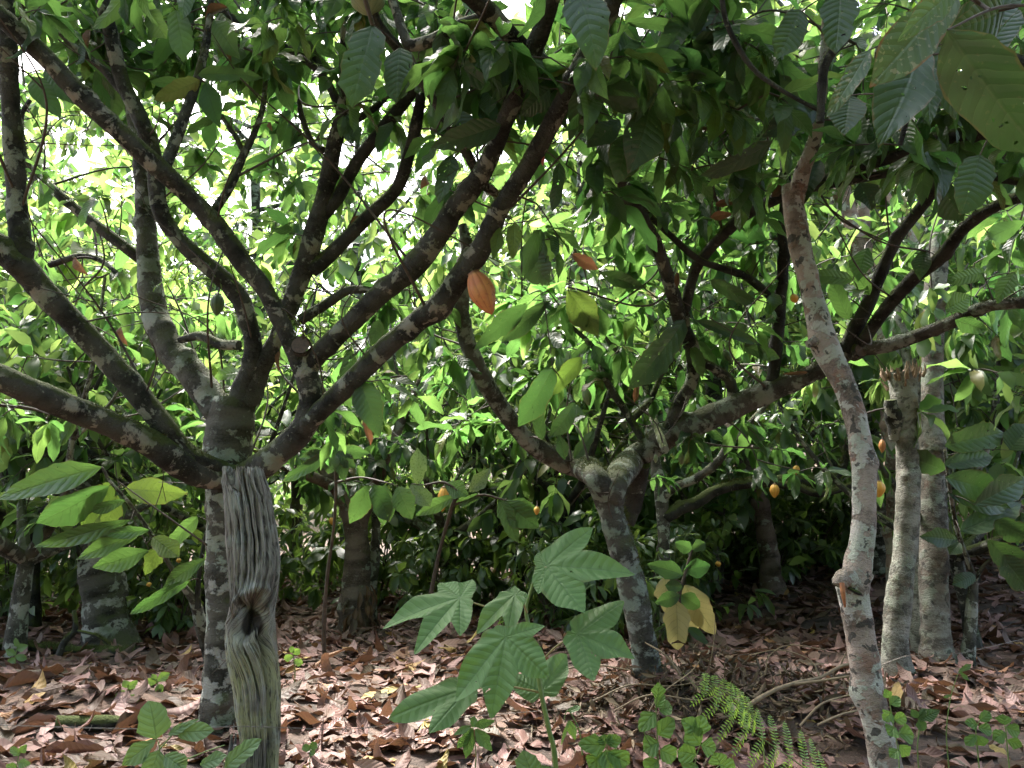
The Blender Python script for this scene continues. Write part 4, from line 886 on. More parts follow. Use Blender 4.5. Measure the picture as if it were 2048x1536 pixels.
# ---------------------------------------------------------------- the weathered post
def make_post():
    Y = 4.25
    rows = [(1690, 490, 556), (1600, 489, 553), (1536, 487, 552), (1490, 484, 555), (1440, 476, 555), (1390, 471, 556), (1340, 461, 552), (1300, 456, 548), (1262, 456, 546), (1232, 460, 546), (1205, 464, 551), (1150, 461, 556), (1100, 457, 553), (1050, 454, 545), (1000, 450, 538), (960, 448, 529), (945, 447, 526)]
    pts = [(*P((a + b) / 2, y, Y), M(b - a, Y) / 2) for y, a, b in rows]
    c = spline(pts, 0.008)
    nr_, ns = len(c), 420
    a = np.linspace(0, 2 * np.pi, ns + 1)
    h = np.concatenate([[0], np.cumsum(np.linalg.norm(np.diff(c[:, :3], axis=0), axis=1))])
    H = h[-1]
    zk = np.interp(1248, [945, 1690], [H, 0])           # height of the knot hole
    A_, Hh = np.meshgrid(a, h)
    front = -np.pi / 2
    da = (A_ - front + np.pi) % (2 * np.pi) - np.pi
    kz = (Hh - zk)
    up_ = 1 / (1 + np.exp(-kz / 0.03))
    # the grain leans one way above the knot, sweeps round below it
    twist = up_ * (0.25 * np.sin(kz * 4.0) + 0.28 * kz) + (1 - up_) * (-0.85 * np.exp(-(kz / 0.20) ** 2) * np.clip(-kz / .12, 0, 1) + 0.25 * kz)
    th = A_ - twist + 0.25 * np.exp(-(kz / .10) ** 2) * np.sin(da * 2.0)
    r = np.random.default_rng(17)
    groove = np.zeros_like(Hh)
    for hi in (0, 1):
        env = up_ if hi else 1 - up_
        for k in range(40):
            ang = 2 * np.pi * (k + r.uniform(-.4, .4)) / 40
            wob = .02 * np.sin(Hh * r.uniform(3, 7) + r.uniform(0, 6)) + .010 * np.sin(Hh * r.uniform(15, 40) + r.uniform(0, 6))
            d_ = (th + wob - ang + np.pi) % (2 * np.pi) - np.pi
            groove -= r.uniform(.03, .12) * env * np.exp(-np.abs(d_ / r.uniform(.02, .045)) ** 1.5)
        nC = 25 if hi else 15
        for k in range(nC):
            ang = 2 * np.pi * (k + r.uniform(-.42, .42)) / nC
            z0 = r.uniform(-.1, .5) if hi else r.uniform(-.75, -.25)
            z1 = z0 + r.uniform(.15, .6)
            if r.random() < .35 and hi: z1 = 2
            wob = .05 * np.sin(Hh * r.uniform(2, 5) + r.uniform(0, 6)) + .018 * np.sin(Hh * r.uniform(20, 45) + r.uniform(0, 6))
            d_ = (th + wob - ang + np.pi) % (2 * np.pi) - np.pi
            wdt = r.uniform(.032, .068) * (0.6 + .5 * np.sin(Hh * r.uniform(6, 14) + r.uniform(0, 6)) ** 2)
            groove -= r.uniform(.3, .62) * env * np.exp(-np.abs(d_ / wdt) ** 3) / (1 + np.exp(-(kz - z0) / .025)) / (1 + np.exp((kz - z1) / .025))
    X = np.stack([np.cos(th), np.sin(th), Hh * .35], -1).reshape(-1, 3)
    groove += 0.035 * vnoise(X * .25, 5).reshape(groove.shape) + .012 * vnoise(X * .9, 6).reshape(groove.shape)
    groove += .014 * np.sin(th * 83 + 3 * vnoise(X * .3, 8).reshape(groove.shape)) + .009 * np.sin(th * 141 + Hh * 9)
    # the dark split down the right side of the lower half
    d_ = (A_ + .62 + .10 * np.sin(Hh * 7) + np.pi) % (2 * np.pi) - np.pi
    groove -= .68 * np.exp(-np.abs(d_ / .24) ** 3) * (1 / (1 + np.exp((kz + .08) / .03)))
    # the hollow knot under its arched lip, and a small hole above it on the left
    ex, ez = (da - .22 + .12 * np.sin(kz * 40)) / .70, (kz + .03 + .02 * np.cos(da * 3.2 + .8)) / .13
    e = np.sqrt(ex ** 2 + ez ** 2) + .10 * vnoise(X * .45, 9).reshape(Hh.shape)
    groove += -0.85 * np.exp(-(e / .80) ** 6)
    groove += .16 * np.exp(-((e - 1.22) / .22) ** 2) * (1 / (1 + np.exp(-kz / .02)))
    groove += .10 * np.exp(-(da / .8) ** 2 - ((kz + .20) / .09) ** 2)
    groove -= .10 * np.exp(-(kz / .05) ** 2) * np.exp(-((da + .9) / .5) ** 2)
    e2 = np.sqrt(((da + .32) / .13) ** 2 + ((kz - .055) / .042) ** 2)
    groove += -.6 * np.exp(-(e2 / .85) ** 6) + .07 * np.exp(-((e2 - 1.25) / .3) ** 2)
    groove = np.maximum(groove, -.9)
    Rr = c[:, 3][:, None] * (1.0 + groove)
    # ragged top: slats end at different heights
    hts = r.uniform(0, 1, 23) ** 1.6 * .12
    top = hts[np.floor((th / (2 * np.pi) * 23 + .25 * np.sin(th * 31)) % 23).astype(int) % 23] + 0.012 * np.sin(th * 67)
    zz = c[:, 2][:, None] + np.zeros_like(Rr)
    fade = np.clip((Hh - (H - 0.17)) / 0.17, 0, 1)
    zz = zz + .035 - fade * np.abs(top)
    V = np.stack([c[:, 0][:, None] + np.cos(A_) * Rr, c[:, 1][:, None] + np.sin(A_) * Rr, zz], -1)
    idx = np.arange(nr_ * (ns + 1)).reshape(nr_, ns + 1)
    q = np.stack([idx[:-1, :-1], idx[:-1, 1:], idx[1:, 1:], idx[1:, :-1]], -1).reshape(-1, 4)
    uv = np.stack([th / (2 * np.pi), Hh], -1)
    mb = MB(); mb.add(V.reshape(-1, 3), q, uv=uv.reshape(-1, 2))
    # inner top, sunk
    ring = V[-1, :-1]; cc = c[-1, :3] - np.array([0, 0, 0.12])
    inn = cc + (ring - c[-1, :3]) * np.array([0.55, 0.55, 0.0])
    vv = np.vstack([ring, inn, cc[None]]); k = np.arange(ns); k2 = (k + 1) % ns
    mb.add(vv, np.stack([k, k2, k2 + ns, k + ns], -1), np.stack([k + ns, k2 + ns, np.full(ns, 2 * ns)], -1))
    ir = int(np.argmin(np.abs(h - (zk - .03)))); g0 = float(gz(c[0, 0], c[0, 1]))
    HOLE_SHADE = (float(c[ir, 0] - c[0, 0] + .02), float(c[ir, 1] - c[0, 1] - .02), float(c[ir, 2] - g0))
    t = NT('weathered post wood')
    obj = t.n('ShaderNodeTexCoord').outputs['Object']; uvn = t.n('ShaderNodeUVMap').outputs[0]
    mp = t.n('ShaderNodeMapping'); mp.inputs['Scale'].default_value = (52, 3.0, 1); t.l(uvn, mp.inputs['Vector'])
    grain = t.noise(mp.outputs[0], 1.6, 5, 0.6)
    big = t.noise(obj, 4.0, 3)
    col = t.mix(t.step(grain, 0.40, 0.58), (0.055, 0.047, 0.038), (0.25, 0.23, 0.20))
    col = t.mix(t.math('MULTIPLY', t.step(big, 0.45, 0.6), 0.55), col, (0.33, 0.325, 0.29))
    sx = t.n('ShaderNodeSeparateXYZ'); t.l(obj, sx.inputs[0])
    low = t.math('SUBTRACT', 1.0, t.step(sx.outputs[2], 0.55, 0.95))
    alg = t.math('MULTIPLY', low, t.step(t.noise(obj, 5.5, 3), 0.36, 0.55))
    col = t.mix(t.math('MULTIPLY', alg, 0.8), col, (0.42, 0.42, 0.24))
    lk = t.step(t.noise(obj, 9, 5, 0.6), 0.52, 0.64)
    col = t.mix(t.math('MULTIPLY', lk, 0.5), col, (0.36, 0.40, 0.37))
    col = t.mix(t.math('MULTIPLY', t.step(t.noise(mp.outputs[0], 3.0, 4, .65), 0.52, 0.6), 0.8), col, (0.04, 0.032, 0.026))
    stk = t.step(t.noise(mp.outputs[0], 0.55, 4, .6), .53, .62)
    col = t.mix(t.math('MULTIPLY', stk, .55), col, (0.37, 0.36, 0.33))
    # shade inside the hollow, painted into the colour
    dv = t.n('ShaderNodeVectorMath', operation='DISTANCE'); t.l(obj, dv.inputs[0]); dv.inputs[1].default_value = HOLE_SHADE
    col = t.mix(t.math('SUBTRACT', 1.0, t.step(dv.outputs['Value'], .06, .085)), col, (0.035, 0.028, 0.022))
    bp = t.n('ShaderNodeBump', i_Strength=1.0, i_Distance=0.018); t.l(grain, bp.inputs['Height'])
    bs = t.n('ShaderNodeBsdfPrincipled', i_Roughness=0.85); t.l(col, bs.inputs['Base Color']); t.l(bp.outputs[0], bs.inputs['Normal'])
    t.l(bs.outputs[0], t.out.inputs[0])
    base = np.array([c[0, 0], c[0, 1], float(gz(c[0, 0], c[0, 1]))])
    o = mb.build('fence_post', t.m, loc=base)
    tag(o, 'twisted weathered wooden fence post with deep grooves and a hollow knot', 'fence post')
    return t.m
m_post = make_post()
# broken foot beside it
ps = P(462, 1640, 4.1); ps[2] = float(gz(ps[0], ps[1]))
mb = MB(); rr = np.random.default_rng(3)
for k in range(9):
    x = -0.05 + 0.0125 * k; top = 0.30 - 0.05 * abs(k - 3) * 0.6 + rr.uniform(-.05, .05)
    tube(mb, [ps + np.array([x, rr.uniform(-.03, .03), -0.1]), ps + np.array([x, rr.uniform(-.03, .03), top * .5]), ps + np.array([x + .004, rr.uniform(-.03, .03), top + 0.02])], [0.017, 0.015, 0.006], 6, 0.02, 0.35, k)
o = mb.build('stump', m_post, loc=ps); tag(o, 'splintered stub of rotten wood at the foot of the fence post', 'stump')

# ---------------------------------------------------------------- barbed wire
def wire(name, pts, label):
    mb = MB(); c = spline(pts, 0.02)
    for s in (0, math.pi):
        ph = np.arange(len(c)) * 0.9 + s
        off = np.stack([np.zeros(len(c)), np.cos(ph), np.sin(ph)], -1) * 0.0022
        tube(mb, c + off, np.full(len(c), 0.0013), 5, 0.02, 0, cap=False)
    rr = np.random.default_rng(len(c))
    for i in range(6, len(c) - 2, 7):
        for s in (-1, 1):
            d = unit(rr.normal(size=3) * np.array([0.4, 1, 1])) * 0.016
            tube(mb, [c[i] - d, c[i] + d], [0.0011, 0.0011], 4, 0.02, 0)
    o = mb.build(name, m_wire, loc=c[0]); return tag(o, label, 'barbed wire', 'barbed wire strands of the fence')
yf = 4.1
wire('barbed_wire', [P(-120, 1446, 4.0), P(0, 1450, 4.05), P(150, 1455, yf), P(320, 1458, yf), P(480, 1453, 4.08), P(560, 1455, 4.1), P(700, 1458, 4.3), P(860, 1440, 4.6)] + [P(1100, 1420, 5.2), P(1400, 1390, 5.9), P(1700, 1345, 6.5), P(1812, 1312, 6.75)], 'rusty barbed wire strung from the left edge past the post to the broken trunk')
wire('barbed_wire', [P(1812, 1312, 6.75), P(1875, 1310, 6.7), P(1935, 1304, 6.7), P(2060, 1275, 6.9), P(2200, 1250, 7.0)], 'barbed wire running from the broken trunk to the right edge')

# ---------------------------------------------------------------- fallen wood
def log(name, pts, label, mat, moss=0, cat='log', side=()):
    g = []
    for px, py, w, *lift in pts:
        p = G(px, py); r0 = M(w, p[1]) / 2
        g.append((p[0], p[1], float(gz(p[0], p[1])) + r0 * 0.7 + (lift[0] if lift else 0), r0))
    T = Tree(name, (g[0][0], g[0][1], g[0][2]), label, cat, bark=mat, seed=31)
    T.limb(g, name='stem', px=False, nseg=16, moss=moss, rough=0.15)
    for s in side: T.limb(s, name='branch', nseg=8, moss=moss)
    T.done()
log('fallen_log', [(-40, 1298, 24), (60, 1306, 24), (160, 1312, 22), (270, 1312, 18)], 'mossy fallen log lying before the stout lichened trunk', m_bark_dark, moss=14,
    side=[[(118, 1310, 7.3, 13), (128, 1285, 7.3, 13), (150, 1260, 7.3, 12), (148, 1220, 7.3, 8)], [(155, 1262, 7.3, 7), (190, 1270, 7.3, 6), (220, 1290, 7.3, 4)]])
log('fallen_log', [(110, 1462, 30), (190, 1460, 30), (262, 1458, 26)], 'short greenish log half buried in leaves left of the post', m_bark_dark, moss=9)

# ---------------------------------------------------------------- heap of cut dry branches
def debris():
    r = np.random.default_rng(44)
    cx, cy = 1.35, 5.35
    mb = MB(); n = 1900
    x = cx + r.normal(0, 0.62, n); y = cy + r.normal(0, 0.33, n)
    k = (y > 4.3); x, y = x[k], y[k]; n = len(x)
    z = gz(x, y) + np.abs(r.normal(0.03, 0.07, n))
    d = np.stack([r.normal(0, 1, n), r.normal(0, 1, n), r.normal(-0.35, 0.6, n)], -1)
    leaf_batch(mb, np.column_stack([x, y, z]), d, r.normal(size=(n, 3)), r.uniform(0.06, 0.15, n), r.uniform(0.015, 0.04, n), 2, 4, bend=r.normal(0.6, 0.8, n), fold=r.uniform(0.4, 1.1, n), seed=8)
    tag(mb.build('dead_leaf_heap', m_debris), 'heap of dark shrivelled leaves on cut branches behind the lobed plant', 'brushwood heap', kind='stuff')
    def stick(pts, label, side=()):
        T = Tree('dead_branch', P(*pts[0][:3]), label, 'dead branch', bark=m_dry, seed=int(pts[0][0]))
        T.limb(pts, name='stem', nseg=8, step=0.03)
        for s in side: T.limb(s, name='twig', nseg=6, step=0.03)
        T.done()
    stick([(1495, 1412, 4.75, 8), (1540, 1385, 4.8, 8), (1590, 1366, 4.85, 7), (1640, 1355, 4.9, 6), (1690, 1330, 4.95, 6), (1760, 1325, 5.0, 4)], 'tan forked dead branch lying over the brushwood heap, left of the leaning trunk',
          [[(1580, 1370, 4.85, 6), (1640, 1362, 4.8, 5), (1700, 1352, 4.75, 3)], [(1680, 1335, 4.95, 4), (1690, 1310, 4.95, 3), (1700, 1295, 4.95, 2)], [(1640, 1355, 4.9, 4), (1620, 1320, 4.95, 3), (1560, 1300, 5, 2), (1500, 1310, 5, 1.5)]])
    stick([(1600, 1452, 4.5, 5), (1640, 1410, 4.55, 5), (1680, 1395, 4.6, 4), (1720, 1385, 4.6, 3)], 'thin curved dead twig low in the brushwood heap, near the leaning trunk', [[(1660, 1402, 4.58, 3), (1690, 1405, 4.5, 2)]])
    stick([(1635, 1450, 4.4, 4), (1680, 1430, 4.45, 4), (1720, 1420, 4.5, 3)], 'lowest dead twig of the brushwood heap, against the leaning trunk')
    stick([(1360, 1350, 5.2, 5), (1330, 1310, 5.2, 4), (1290, 1285, 5.3, 3)], 'straight pale dead stick leaning by the lichened trunk')
    for i, (q, lab) in enumerate((([(1190, 1400, 5.0, 3), (1260, 1370, 5.05, 3), (1340, 1372, 5.1, 2), (1420, 1360, 5.1, 2)], 'thin straw coloured twig lying right of the lobed plant stem'),
              ([(1230, 1420, 4.9, 3), (1300, 1390, 4.9, 3), (1400, 1400, 4.95, 2), (1460, 1380, 5, 2)], 'thin twig crossing the middle of the brushwood heap'),
              ([(1290, 1440, 4.8, 3), (1320, 1390, 4.85, 2), (1380, 1345, 4.95, 2), (1400, 1320, 5, 1.5)], 'upright straw twig at the left of the brushwood heap'),
              ([(1530, 1350, 5.0, 3), (1540, 1310, 5.0, 2), (1580, 1290, 5.0, 2), (1650, 1300, 5, 2)], 'arched thin twig on top of the brushwood heap'),
              ([(1420, 1330, 5.2, 2), (1428, 1280, 5.2, 2), (1430, 1240, 5.2, 1.5)], 'thin upright dead stem rising behind the brushwood heap'),
              ([(1100, 1345, 5.3, 3), (1180, 1330, 5.3, 3), (1260, 1340, 5.3, 2)], 'thin dead twig behind the lobed plant'))):
        stick(q, lab)
debris()

# ---------------------------------------------------------------- the plantation behind
def make_row_tree(seed, bark):
    T = Tree('cacao_tree', (0, 0, 0), 'leafy cacao tree in the dense rows behind the front trees', 'tree', bark=bark, leaf=m_leaf_far, group='cacao trees in the rows behind', seed=seed)
    r = T.r; T.nl = (2, 5)
    th = r.uniform(0.9, 1.6); lean = r.normal(0, 0.12, 2); r0 = r.uniform(0.08, 0.12)
    top = np.array([lean[0], lean[1], th])
    T.limb([(0, 0, -0.25, r0 * 1.25), (0, 0, 0.1, r0), (lean[0] * .4, lean[1] * .4, th * .5, r0 * .85), (*top, r0 * .9)], name='trunk', px=False, nseg=12, step=0.08, rough=0.13)
    n = int(r.integers(4, 6))
    for k in range(n):
        a = 2 * math.pi * k / n + r.uniform(-.4, .4); L = r.uniform(1.5, 2.3)
        p = [top - np.array([0, 0, .08])]; el = r.uniform(0.35, 0.8); q = p[0].copy(); rad = [r0 * .62]
        for j in range(4):
            q = q + np.array([math.cos(a) * math.cos(el), math.sin(a) * math.cos(el), math.sin(el)]) * L / 2.4
            a += r.normal(0, .25); el = min(1.35, el + r.uniform(0.0, 0.35)); p.append(q.copy()); rad.append(rad[-1] * .68)
        T.limb([(*x, y) for x, y in zip(p, rad)], name='limb', px=False, nseg=8, step=0.12)
        i = int(r.integers(1, 3)); b = a + r.uniform(-1.3, 1.3)
        T.limb([(*p[i], rad[i] * .6), (*(p[i] + np.array([math.cos(b) * .5, math.sin(b) * .5, .35])), rad[i] * .45), (*(p[i] + np.array([math.cos(b) * .9, math.sin(b) * .9, 1.0])), rad[i] * .2)], name='limb', px=False, nseg=6, step=0.15)
    pts = []
    while len(pts) < 165:
        x = r.normal(size=3); x = x / np.linalg.norm(x) * (r.random() ** 0.45)
        x = x * np.array([2.1, 2.1, 2.2]) + np.array([0, 0, 3.1])
        if x[2] > 0.75 + 0.25 * math.hypot(x[0], x[1]) * 0: pts.append(x)
    T.clusters(np.array(pts), n=(5, 9), L=0.34, droop=0.6, maxlen=1.5, r0=0.007)
    return T.done()
def make_tall_tree(seed):
    T = Tree('shade_tree', (0, 0, 0), 'tall leafy tree rising over the cacao rows behind', 'tree', bark=m_bark_b, leaf=m_leaf_far, group='tall trees over the cacao rows', seed=seed)
    r = T.r; T.nl = (2, 3); H = 10.5
    T.limb([(0, 0, -.3, .2), (0, 0, .2, .17), (.1, .1, 2.5, .14), (.2, -.1, 5.0, .12), (.0, .1, 7.5, .08), (.1, .1, 9.8, .03)], name='trunk', px=False, nseg=12, step=.2)
    for k in range(13):
        z = r.uniform(2.6, 8.6); a = k * 2.4; L = r.uniform(1.6, 2.9) * (1 - .04 * z)
        T.limb([(.1, 0, z, .055), (math.cos(a) * L * .5, math.sin(a) * L * .5, z + .5, .035), (math.cos(a) * L, math.sin(a) * L, z + 1.2, .014)], name='limb', px=False, nseg=6, step=.2)
    pts = []
    while len(pts) < 280:
        x = r.normal(size=3); x = x / np.linalg.norm(x) * (r.random() ** .4) * np.array([2.9, 2.9, 4.6]) + np.array([0, 0, 6.6])
        if vnoise(x[None] * .12, seed)[0] > -.75: pts.append(x)
    T.clusters(np.array(pts), n=(6, 10), L=.42, droop=.5, maxlen=1.6, r0=.009)
    return T.done()
tall = [make_tall_tree(70 + i) for i in range(3)]
tspots = [(1.2, 13.4, 1.05), (3.2, 12.6, 1.05), (5.6, 12.0, 1.1), (8.2, 11.6, 1.1), (-3.4, 16.4, 1.1), (-9.6, 14.5, 1.1), (-6.2, 17.5, 1.25), (.6, 18.6, 1.3), (4.2, 17.0, 1.25), (7.6, 16.4, 1.25), (11.0, 15.8, 1.2), (-13.5, 18, 1.3), (9.8, 19, 1.3), (-8.8, 10.4, .85)]
def place_tall():
    r = np.random.default_rng(5)
    for i, (x, y, s) in enumerate(tspots):
        o = tall[i] if i < 3 else copy_tree(tall[int(r.integers(3))])
        o.location = (x, y, float(gz(x, y))); o.rotation_euler = (0, 0, r.uniform(0, 6.28)); o.scale = (s, s, s)
place_tall()
protos = [make_row_tree(60 + i, (m_bark_dark, m_bark, m_bark_b)[i % 3]) for i in range(6)]
rr = np.random.default_rng(12)
spots = []
for (x, y, s) in [(-5.6, 9.3, 1.0), (-3.9, 10.2, 1.05), (-2.3, 9.2, 1.0), (-0.9, 10.8, 1.1), (0.6, 10.0, 1.0), (2.0, 11.2, 1.1), (5.2, 9.8, 1.1), (6.8, 10.6, 1.1), (-7.3, 10.6, 1.1), (4.6, 8.0, 0.95), (-4.9, 7.9, 0.95)]:
    spots.append((x, y, s))
y = 12.8
while y < 20:
    hw = 0.72 * y + 2.5; x = -hw + rr.uniform(0, 2)
    while x < hw:
        if rr.random() > .35 and not (.31 < x / y < .39): spots.append((x + rr.uniform(-.6, .6), y + rr.uniform(-.7, .7), min(1.9, 0.75 + y * 0.033) * rr.uniform(.9, 1.15)))
        x += 2.5 + y * 0.05
    y += 2.6 + (y - 12) * 0.04
spots = [q for q in spots if not any(q[1] < t.Y + .5 and abs(q[0] - t.root.location[0] * q[1] / t.Y) < .6 for t in (I, J, K))]
for i, (x, y, s) in enumerate(spots):
    o = protos[i] if i < len(protos) else copy_tree(protos[int(rr.integers(len(protos)))])
    o.location = (x, y, float(gz(x, y))); o.rotation_euler = (0, 0, rr.uniform(0, 6.28)); o.scale = (s, s, s * rr.uniform(.95, 1.15))

# undergrowth of small leaved bushes
def make_bush(seed):
    T = Tree('shrub', (0, 0, 0), 'small leaved dark green bush in the undergrowth between the far trunks', 'shrub', bark=m_twig, leaf=m_bush, group='bushes in the undergrowth', seed=seed)
    r = T.r; T.nl = (2, 3)
    for k in range(6):
        a = r.uniform(0, 6.28); h = r.uniform(.7, 1.3)
        T.limb([(0, 0, -.05, .014), (math.cos(a) * .2, math.sin(a) * .2, h * .5, .010), (math.cos(a) * .5, math.sin(a) * .5, h, .004)], name='stem', px=False, nseg=6, step=.1)
    pts = [np.array([*(r.normal(0, .42, 2)), r.uniform(.12, 1.45)]) for _ in range(70)]
    T.clusters(np.array(pts), n=(5, 10), L=0.27, droop=.45, maxlen=.7, r0=.003)
    return T.done()
bush = [make_bush(80 + i) for i in range(3)]
bs_ = []
for y in (9.9, 11.3, 13.2):
    x = -0.7 * y - 1
    while x < 0.62 * y + 1:
        bs_.append((x + rr.uniform(-.5, .5), y + rr.uniform(-.7, .7), rr.uniform(.8, 1.35))); x += rr.uniform(1.0, 2.0)
bs_ = [b for b in bs_ if not (b[0] > 3.2 and b[1] < 12)]
bs_ += [(1.5, 8.9, .8), (0.5, 9.2, .75)]
bs_ = [b for b in bs_ if not (.27 < b[0] / b[1] < .40 and b[1] < 12.0)] + [(4.1, 12.4, 1.0), (4.9, 12.9, 1.1), (5.6, 13.6, 1.15), (4.5, 13.9, 1.2), (3.9, 13.2, 1.1)]
# keep the standing trunks of the nearer trees in view
bs_ = [b for b in bs_ if not any(b[1] < t.Y + .8 and abs(b[0] - t.root.location[0] * b[1] / t.Y) < .75 for t in (I, J, K))]
for i, (x, y, s) in enumerate(bs_):
    o = bush[i] if i < 3 else copy_tree(bush[int(rr.integers(3))])
    o.location = (x, y, float(gz(x, y))); o.rotation_euler = (0, 0, rr.uniform(0, 6.28)); o.scale = (s, s, s)

# the wood beyond, one mass
def far_wood():
    r = np.random.default_rng(90); mb = MB()
    n = 34000
    ang = r.uniform(-0.85, 0.85, n); d = r.uniform(29, 46, n)
    x = np.sin(ang) * d; y = np.cos(ang) * d
    h = 9.5 + 3.0 * np.sin(x * 0.35 + 1) + 2.0 * np.sin(x * 0.9 + d) 
    z = r.random(n) ** 1.15 * h
    cl = (vnoise(np.column_stack([x, y, z]) * 0.06, 6) > -0.55) & ((z > 2.5) | (r.random(n) < .5))
    x, y, z = x[cl], y[cl], z[cl]; n = len(x)
    p = np.column_stack([x, y, gz(x, y) + z + 0.2])
    dd = np.column_stack([r.normal(0, 1, n), r.normal(0, 1, n), r.normal(-.6, .5, n)])
    leaf_batch(mb, p, dd, np.array([0, 0, 1.0]) + r.normal(0, .4, (n, 3)), r.uniform(.45, .85, n), r.uniform(.2, .34, n), 2, 2, seed=3)
    tag(mb.build('distant_woods', m_leaf_far), 'pale green wood closing the view far behind the plantation', 'woods', kind='stuff')
far_wood()

# unseen leaf mass added behind the camera to keep low sky light out
def sky_blocker():
    r = np.random.default_rng(91); mb = MB(); n = 24000
    x = r.uniform(-17, 17, n); y = r.uniform(-11, -6.5, n)
    z = r.random(n) * (11.5 + 1.2 * np.sin(x * .7) + np.sin(x * 1.9 + 1))
    dd = np.column_stack([r.normal(0, 1, n), r.normal(0, 1, n), r.normal(-.6, .5, n)])
    leaf_batch(mb, np.column_stack([x, y, z]), dd, np.array([0, 0, 1.0]) + r.normal(0, .4, (n, 3)), r.uniform(.4, .7, n), r.uniform(.18, .28, n), 2, 2, seed=4)
    tag(mb.build('sky_block_foliage', m_leaf_far), 'unseen foliage added behind the camera, blocking low sky light', 'woods', kind='stuff')
sky_blocker()

# ---------------------------------------------------------------- cacao pods
def pod_mat(name, c1, c2, c3):
    t = NT(name); obj = t.n('ShaderNodeTexCoord').outputs['Object']; uv = t.n('ShaderNodeUVMap').outputs[0]
    sx = t.n('ShaderNodeSeparateXYZ'); t.l(uv, sx.inputs[0])
    rg = t.math('PINGPONG', t.math('MULTIPLY', sx.outputs[0], 10.0), 0.5)
    nz = t.noise(obj, 35, 4)
    col = t.mix(t.step(t.noise(obj, 12, 3), .35, .65), c1, c2)
    col = t.mix(t.math('MULTIPLY', t.math('SUBTRACT', 1.0, t.step(rg, 0.0, 0.14)), 0.45), col, c3)
    col = t.mix(t.math('MULTIPLY', t.step(nz, .58, .7), .5), col, c3)
    col = t.mix(t.math('MULTIPLY', t.step(t.noise(obj, 22, 4, .65), .60, .66), .6), col, tuple(c * .35 for c in c3))
    dk = t.math('SUBTRACT', 1.0, t.step(t.math('ADD', sx.outputs[1], t.math('MULTIPLY', nz, .12)), .08, .22))
    col = t.mix(t.math('MULTIPLY', dk, .85), col, (.06, .035, .025))
    bp = t.n('ShaderNodeBump', i_Strength=.5, i_Distance=.004); t.l(nz, bp.inputs['Height'])
    bs = t.n('ShaderNodeBsdfPrincipled', i_Roughness=.5); t.l(col, bs.inputs['Base Color']); t.l(bp.outputs[0], bs.inputs['Normal'])
    t.l(bs.outputs[0], t.out.inputs[0]); return t.m
pm_or = pod_mat('orange pod skin', (.55, .19, .075), (.60, .27, .09), (.36, .11, .05))
pm_ye = pod_mat('yellow pod skin', (.68, .33, .05), (.72, .42, .08), (.45, .22, .03))
pm_gr = pod_mat('green pod skin', (.19, .25, .13), (.26, .31, .18), (.10, .14, .07))
pm_dk = pod_mat('dark green pod skin', (.06, .10, .04), (.09, .14, .06), (.03, .05, .02))
def pod(a, b, wpx, Y, mat, label, n=None, stalk=0.05, hang=None):
    pa = P(a[0], a[1], Y); pb = P(b[0], b[1], Y); ax = pb - pa; L = np.linalg.norm(ax); ax = ax / L
    R0 = M(wpx, Y) / 2; seg = 60; rows = 40
    e1 = unit(np.cross(ax, [0.0, 1.0, 0.1])); e2 = np.cross(ax, e1)
    t = np.linspace(0, 1, rows)
    prof = np.sin(np.pi * np.clip(t, 0, 1) ** 0.92) ** 0.62
    prof = prof * (1 - 0.18 * np.clip((t - .55) / .45, 0, 1)); prof[0] = .06; prof[-1] = .02
    prof[-4:] = [.36, .26, .15, .02]; prof[0:3] = [.10, .30, .52] 
    an = np.linspace(0, 2 * np.pi, seg + 1)
    rid = 1 + 0.10 * (np.abs(np.sin(an * 5)) ** 0.6 - .6) + 0.02 * np.sin(an * 10 + 1)
    V = pa + ax * (t * L)[:, None, None] + (e1 * np.cos(an)[:, None] + e2 * np.sin(an)[:, None])[None] * (R0 * prof[:, None] * rid[None])[..., None]
    V = V + vnoise(V.reshape(-1, 3) * 2.0, int(a[0])).reshape(rows, seg + 1)[..., None] * e1 * R0 * .02
    i = np.arange(rows * (seg + 1)).reshape(rows, seg + 1)
    q = np.stack([i[:-1, :-1], i[:-1, 1:], i[1:, 1:], i[1:, :-1]], -1).reshape(-1, 4)
    uv = np.stack(np.broadcast_arrays((an / (2 * np.pi))[None], t[:, None]), -1)
    mb = MB(); mb.add(V.reshape(-1, 3), q, uv=uv.reshape(-1, 2))
    o = mb.build('cacao_pod', mat, loc=pa); tag(o, label, 'cacao pod', 'cacao pods hanging on the trees')
    top = pa + np.array([0, .02, stalk]) if hang is None else P(*hang)
    mb = MB(); tube(mb, [pa + ax * L * .03, (pa + top) / 2 + np.array([0.004, 0, 0]), top], [R0 * .16 + .002, R0 * .11 + .002, R0 * .14 + .002], 8, .01, .1, 1)
    mb.build('stalk', m_twig, o)
    return o
pod((945, 541), (984, 629), 52, 4.28, pm_or, 'large salmon orange cacao pod hanging under the crossing limbs', hang=(938, 538, 4.33))
YQ = Q.Y
pod((1549, 967), (1549, 996), 18, YQ - .12, pm_ye, 'yellow cacao pod hanging straight under the mossy bough', stalk=.03)
pod((1593, 930), (1592, 949), 13, YQ - .1, pm_ye, 'small orange cacao pod just above the mossy bough', stalk=.04)
pod((1757, 960), (1758, 995), 24, 5.2, pm_ye, 'yellow cacao pod half hidden behind the leaning pale trunk', stalk=.05)
pod((664, 1034), (664, 1050), 12, J.Y - .5, pm_ye, 'small yellow cacao pod beside the dark forked trunk', stalk=.06)
pod((889, 972), (884, 1024), 22, yp - .1, pm_ye, 'orange cacao pod hanging behind the pale dusty leaves', stalk=.05)
pod((1074, 1012), (1073, 1030), 11, 7.4, pm_ye, 'small orange pod beside the curved dark trunk', stalk=.05)
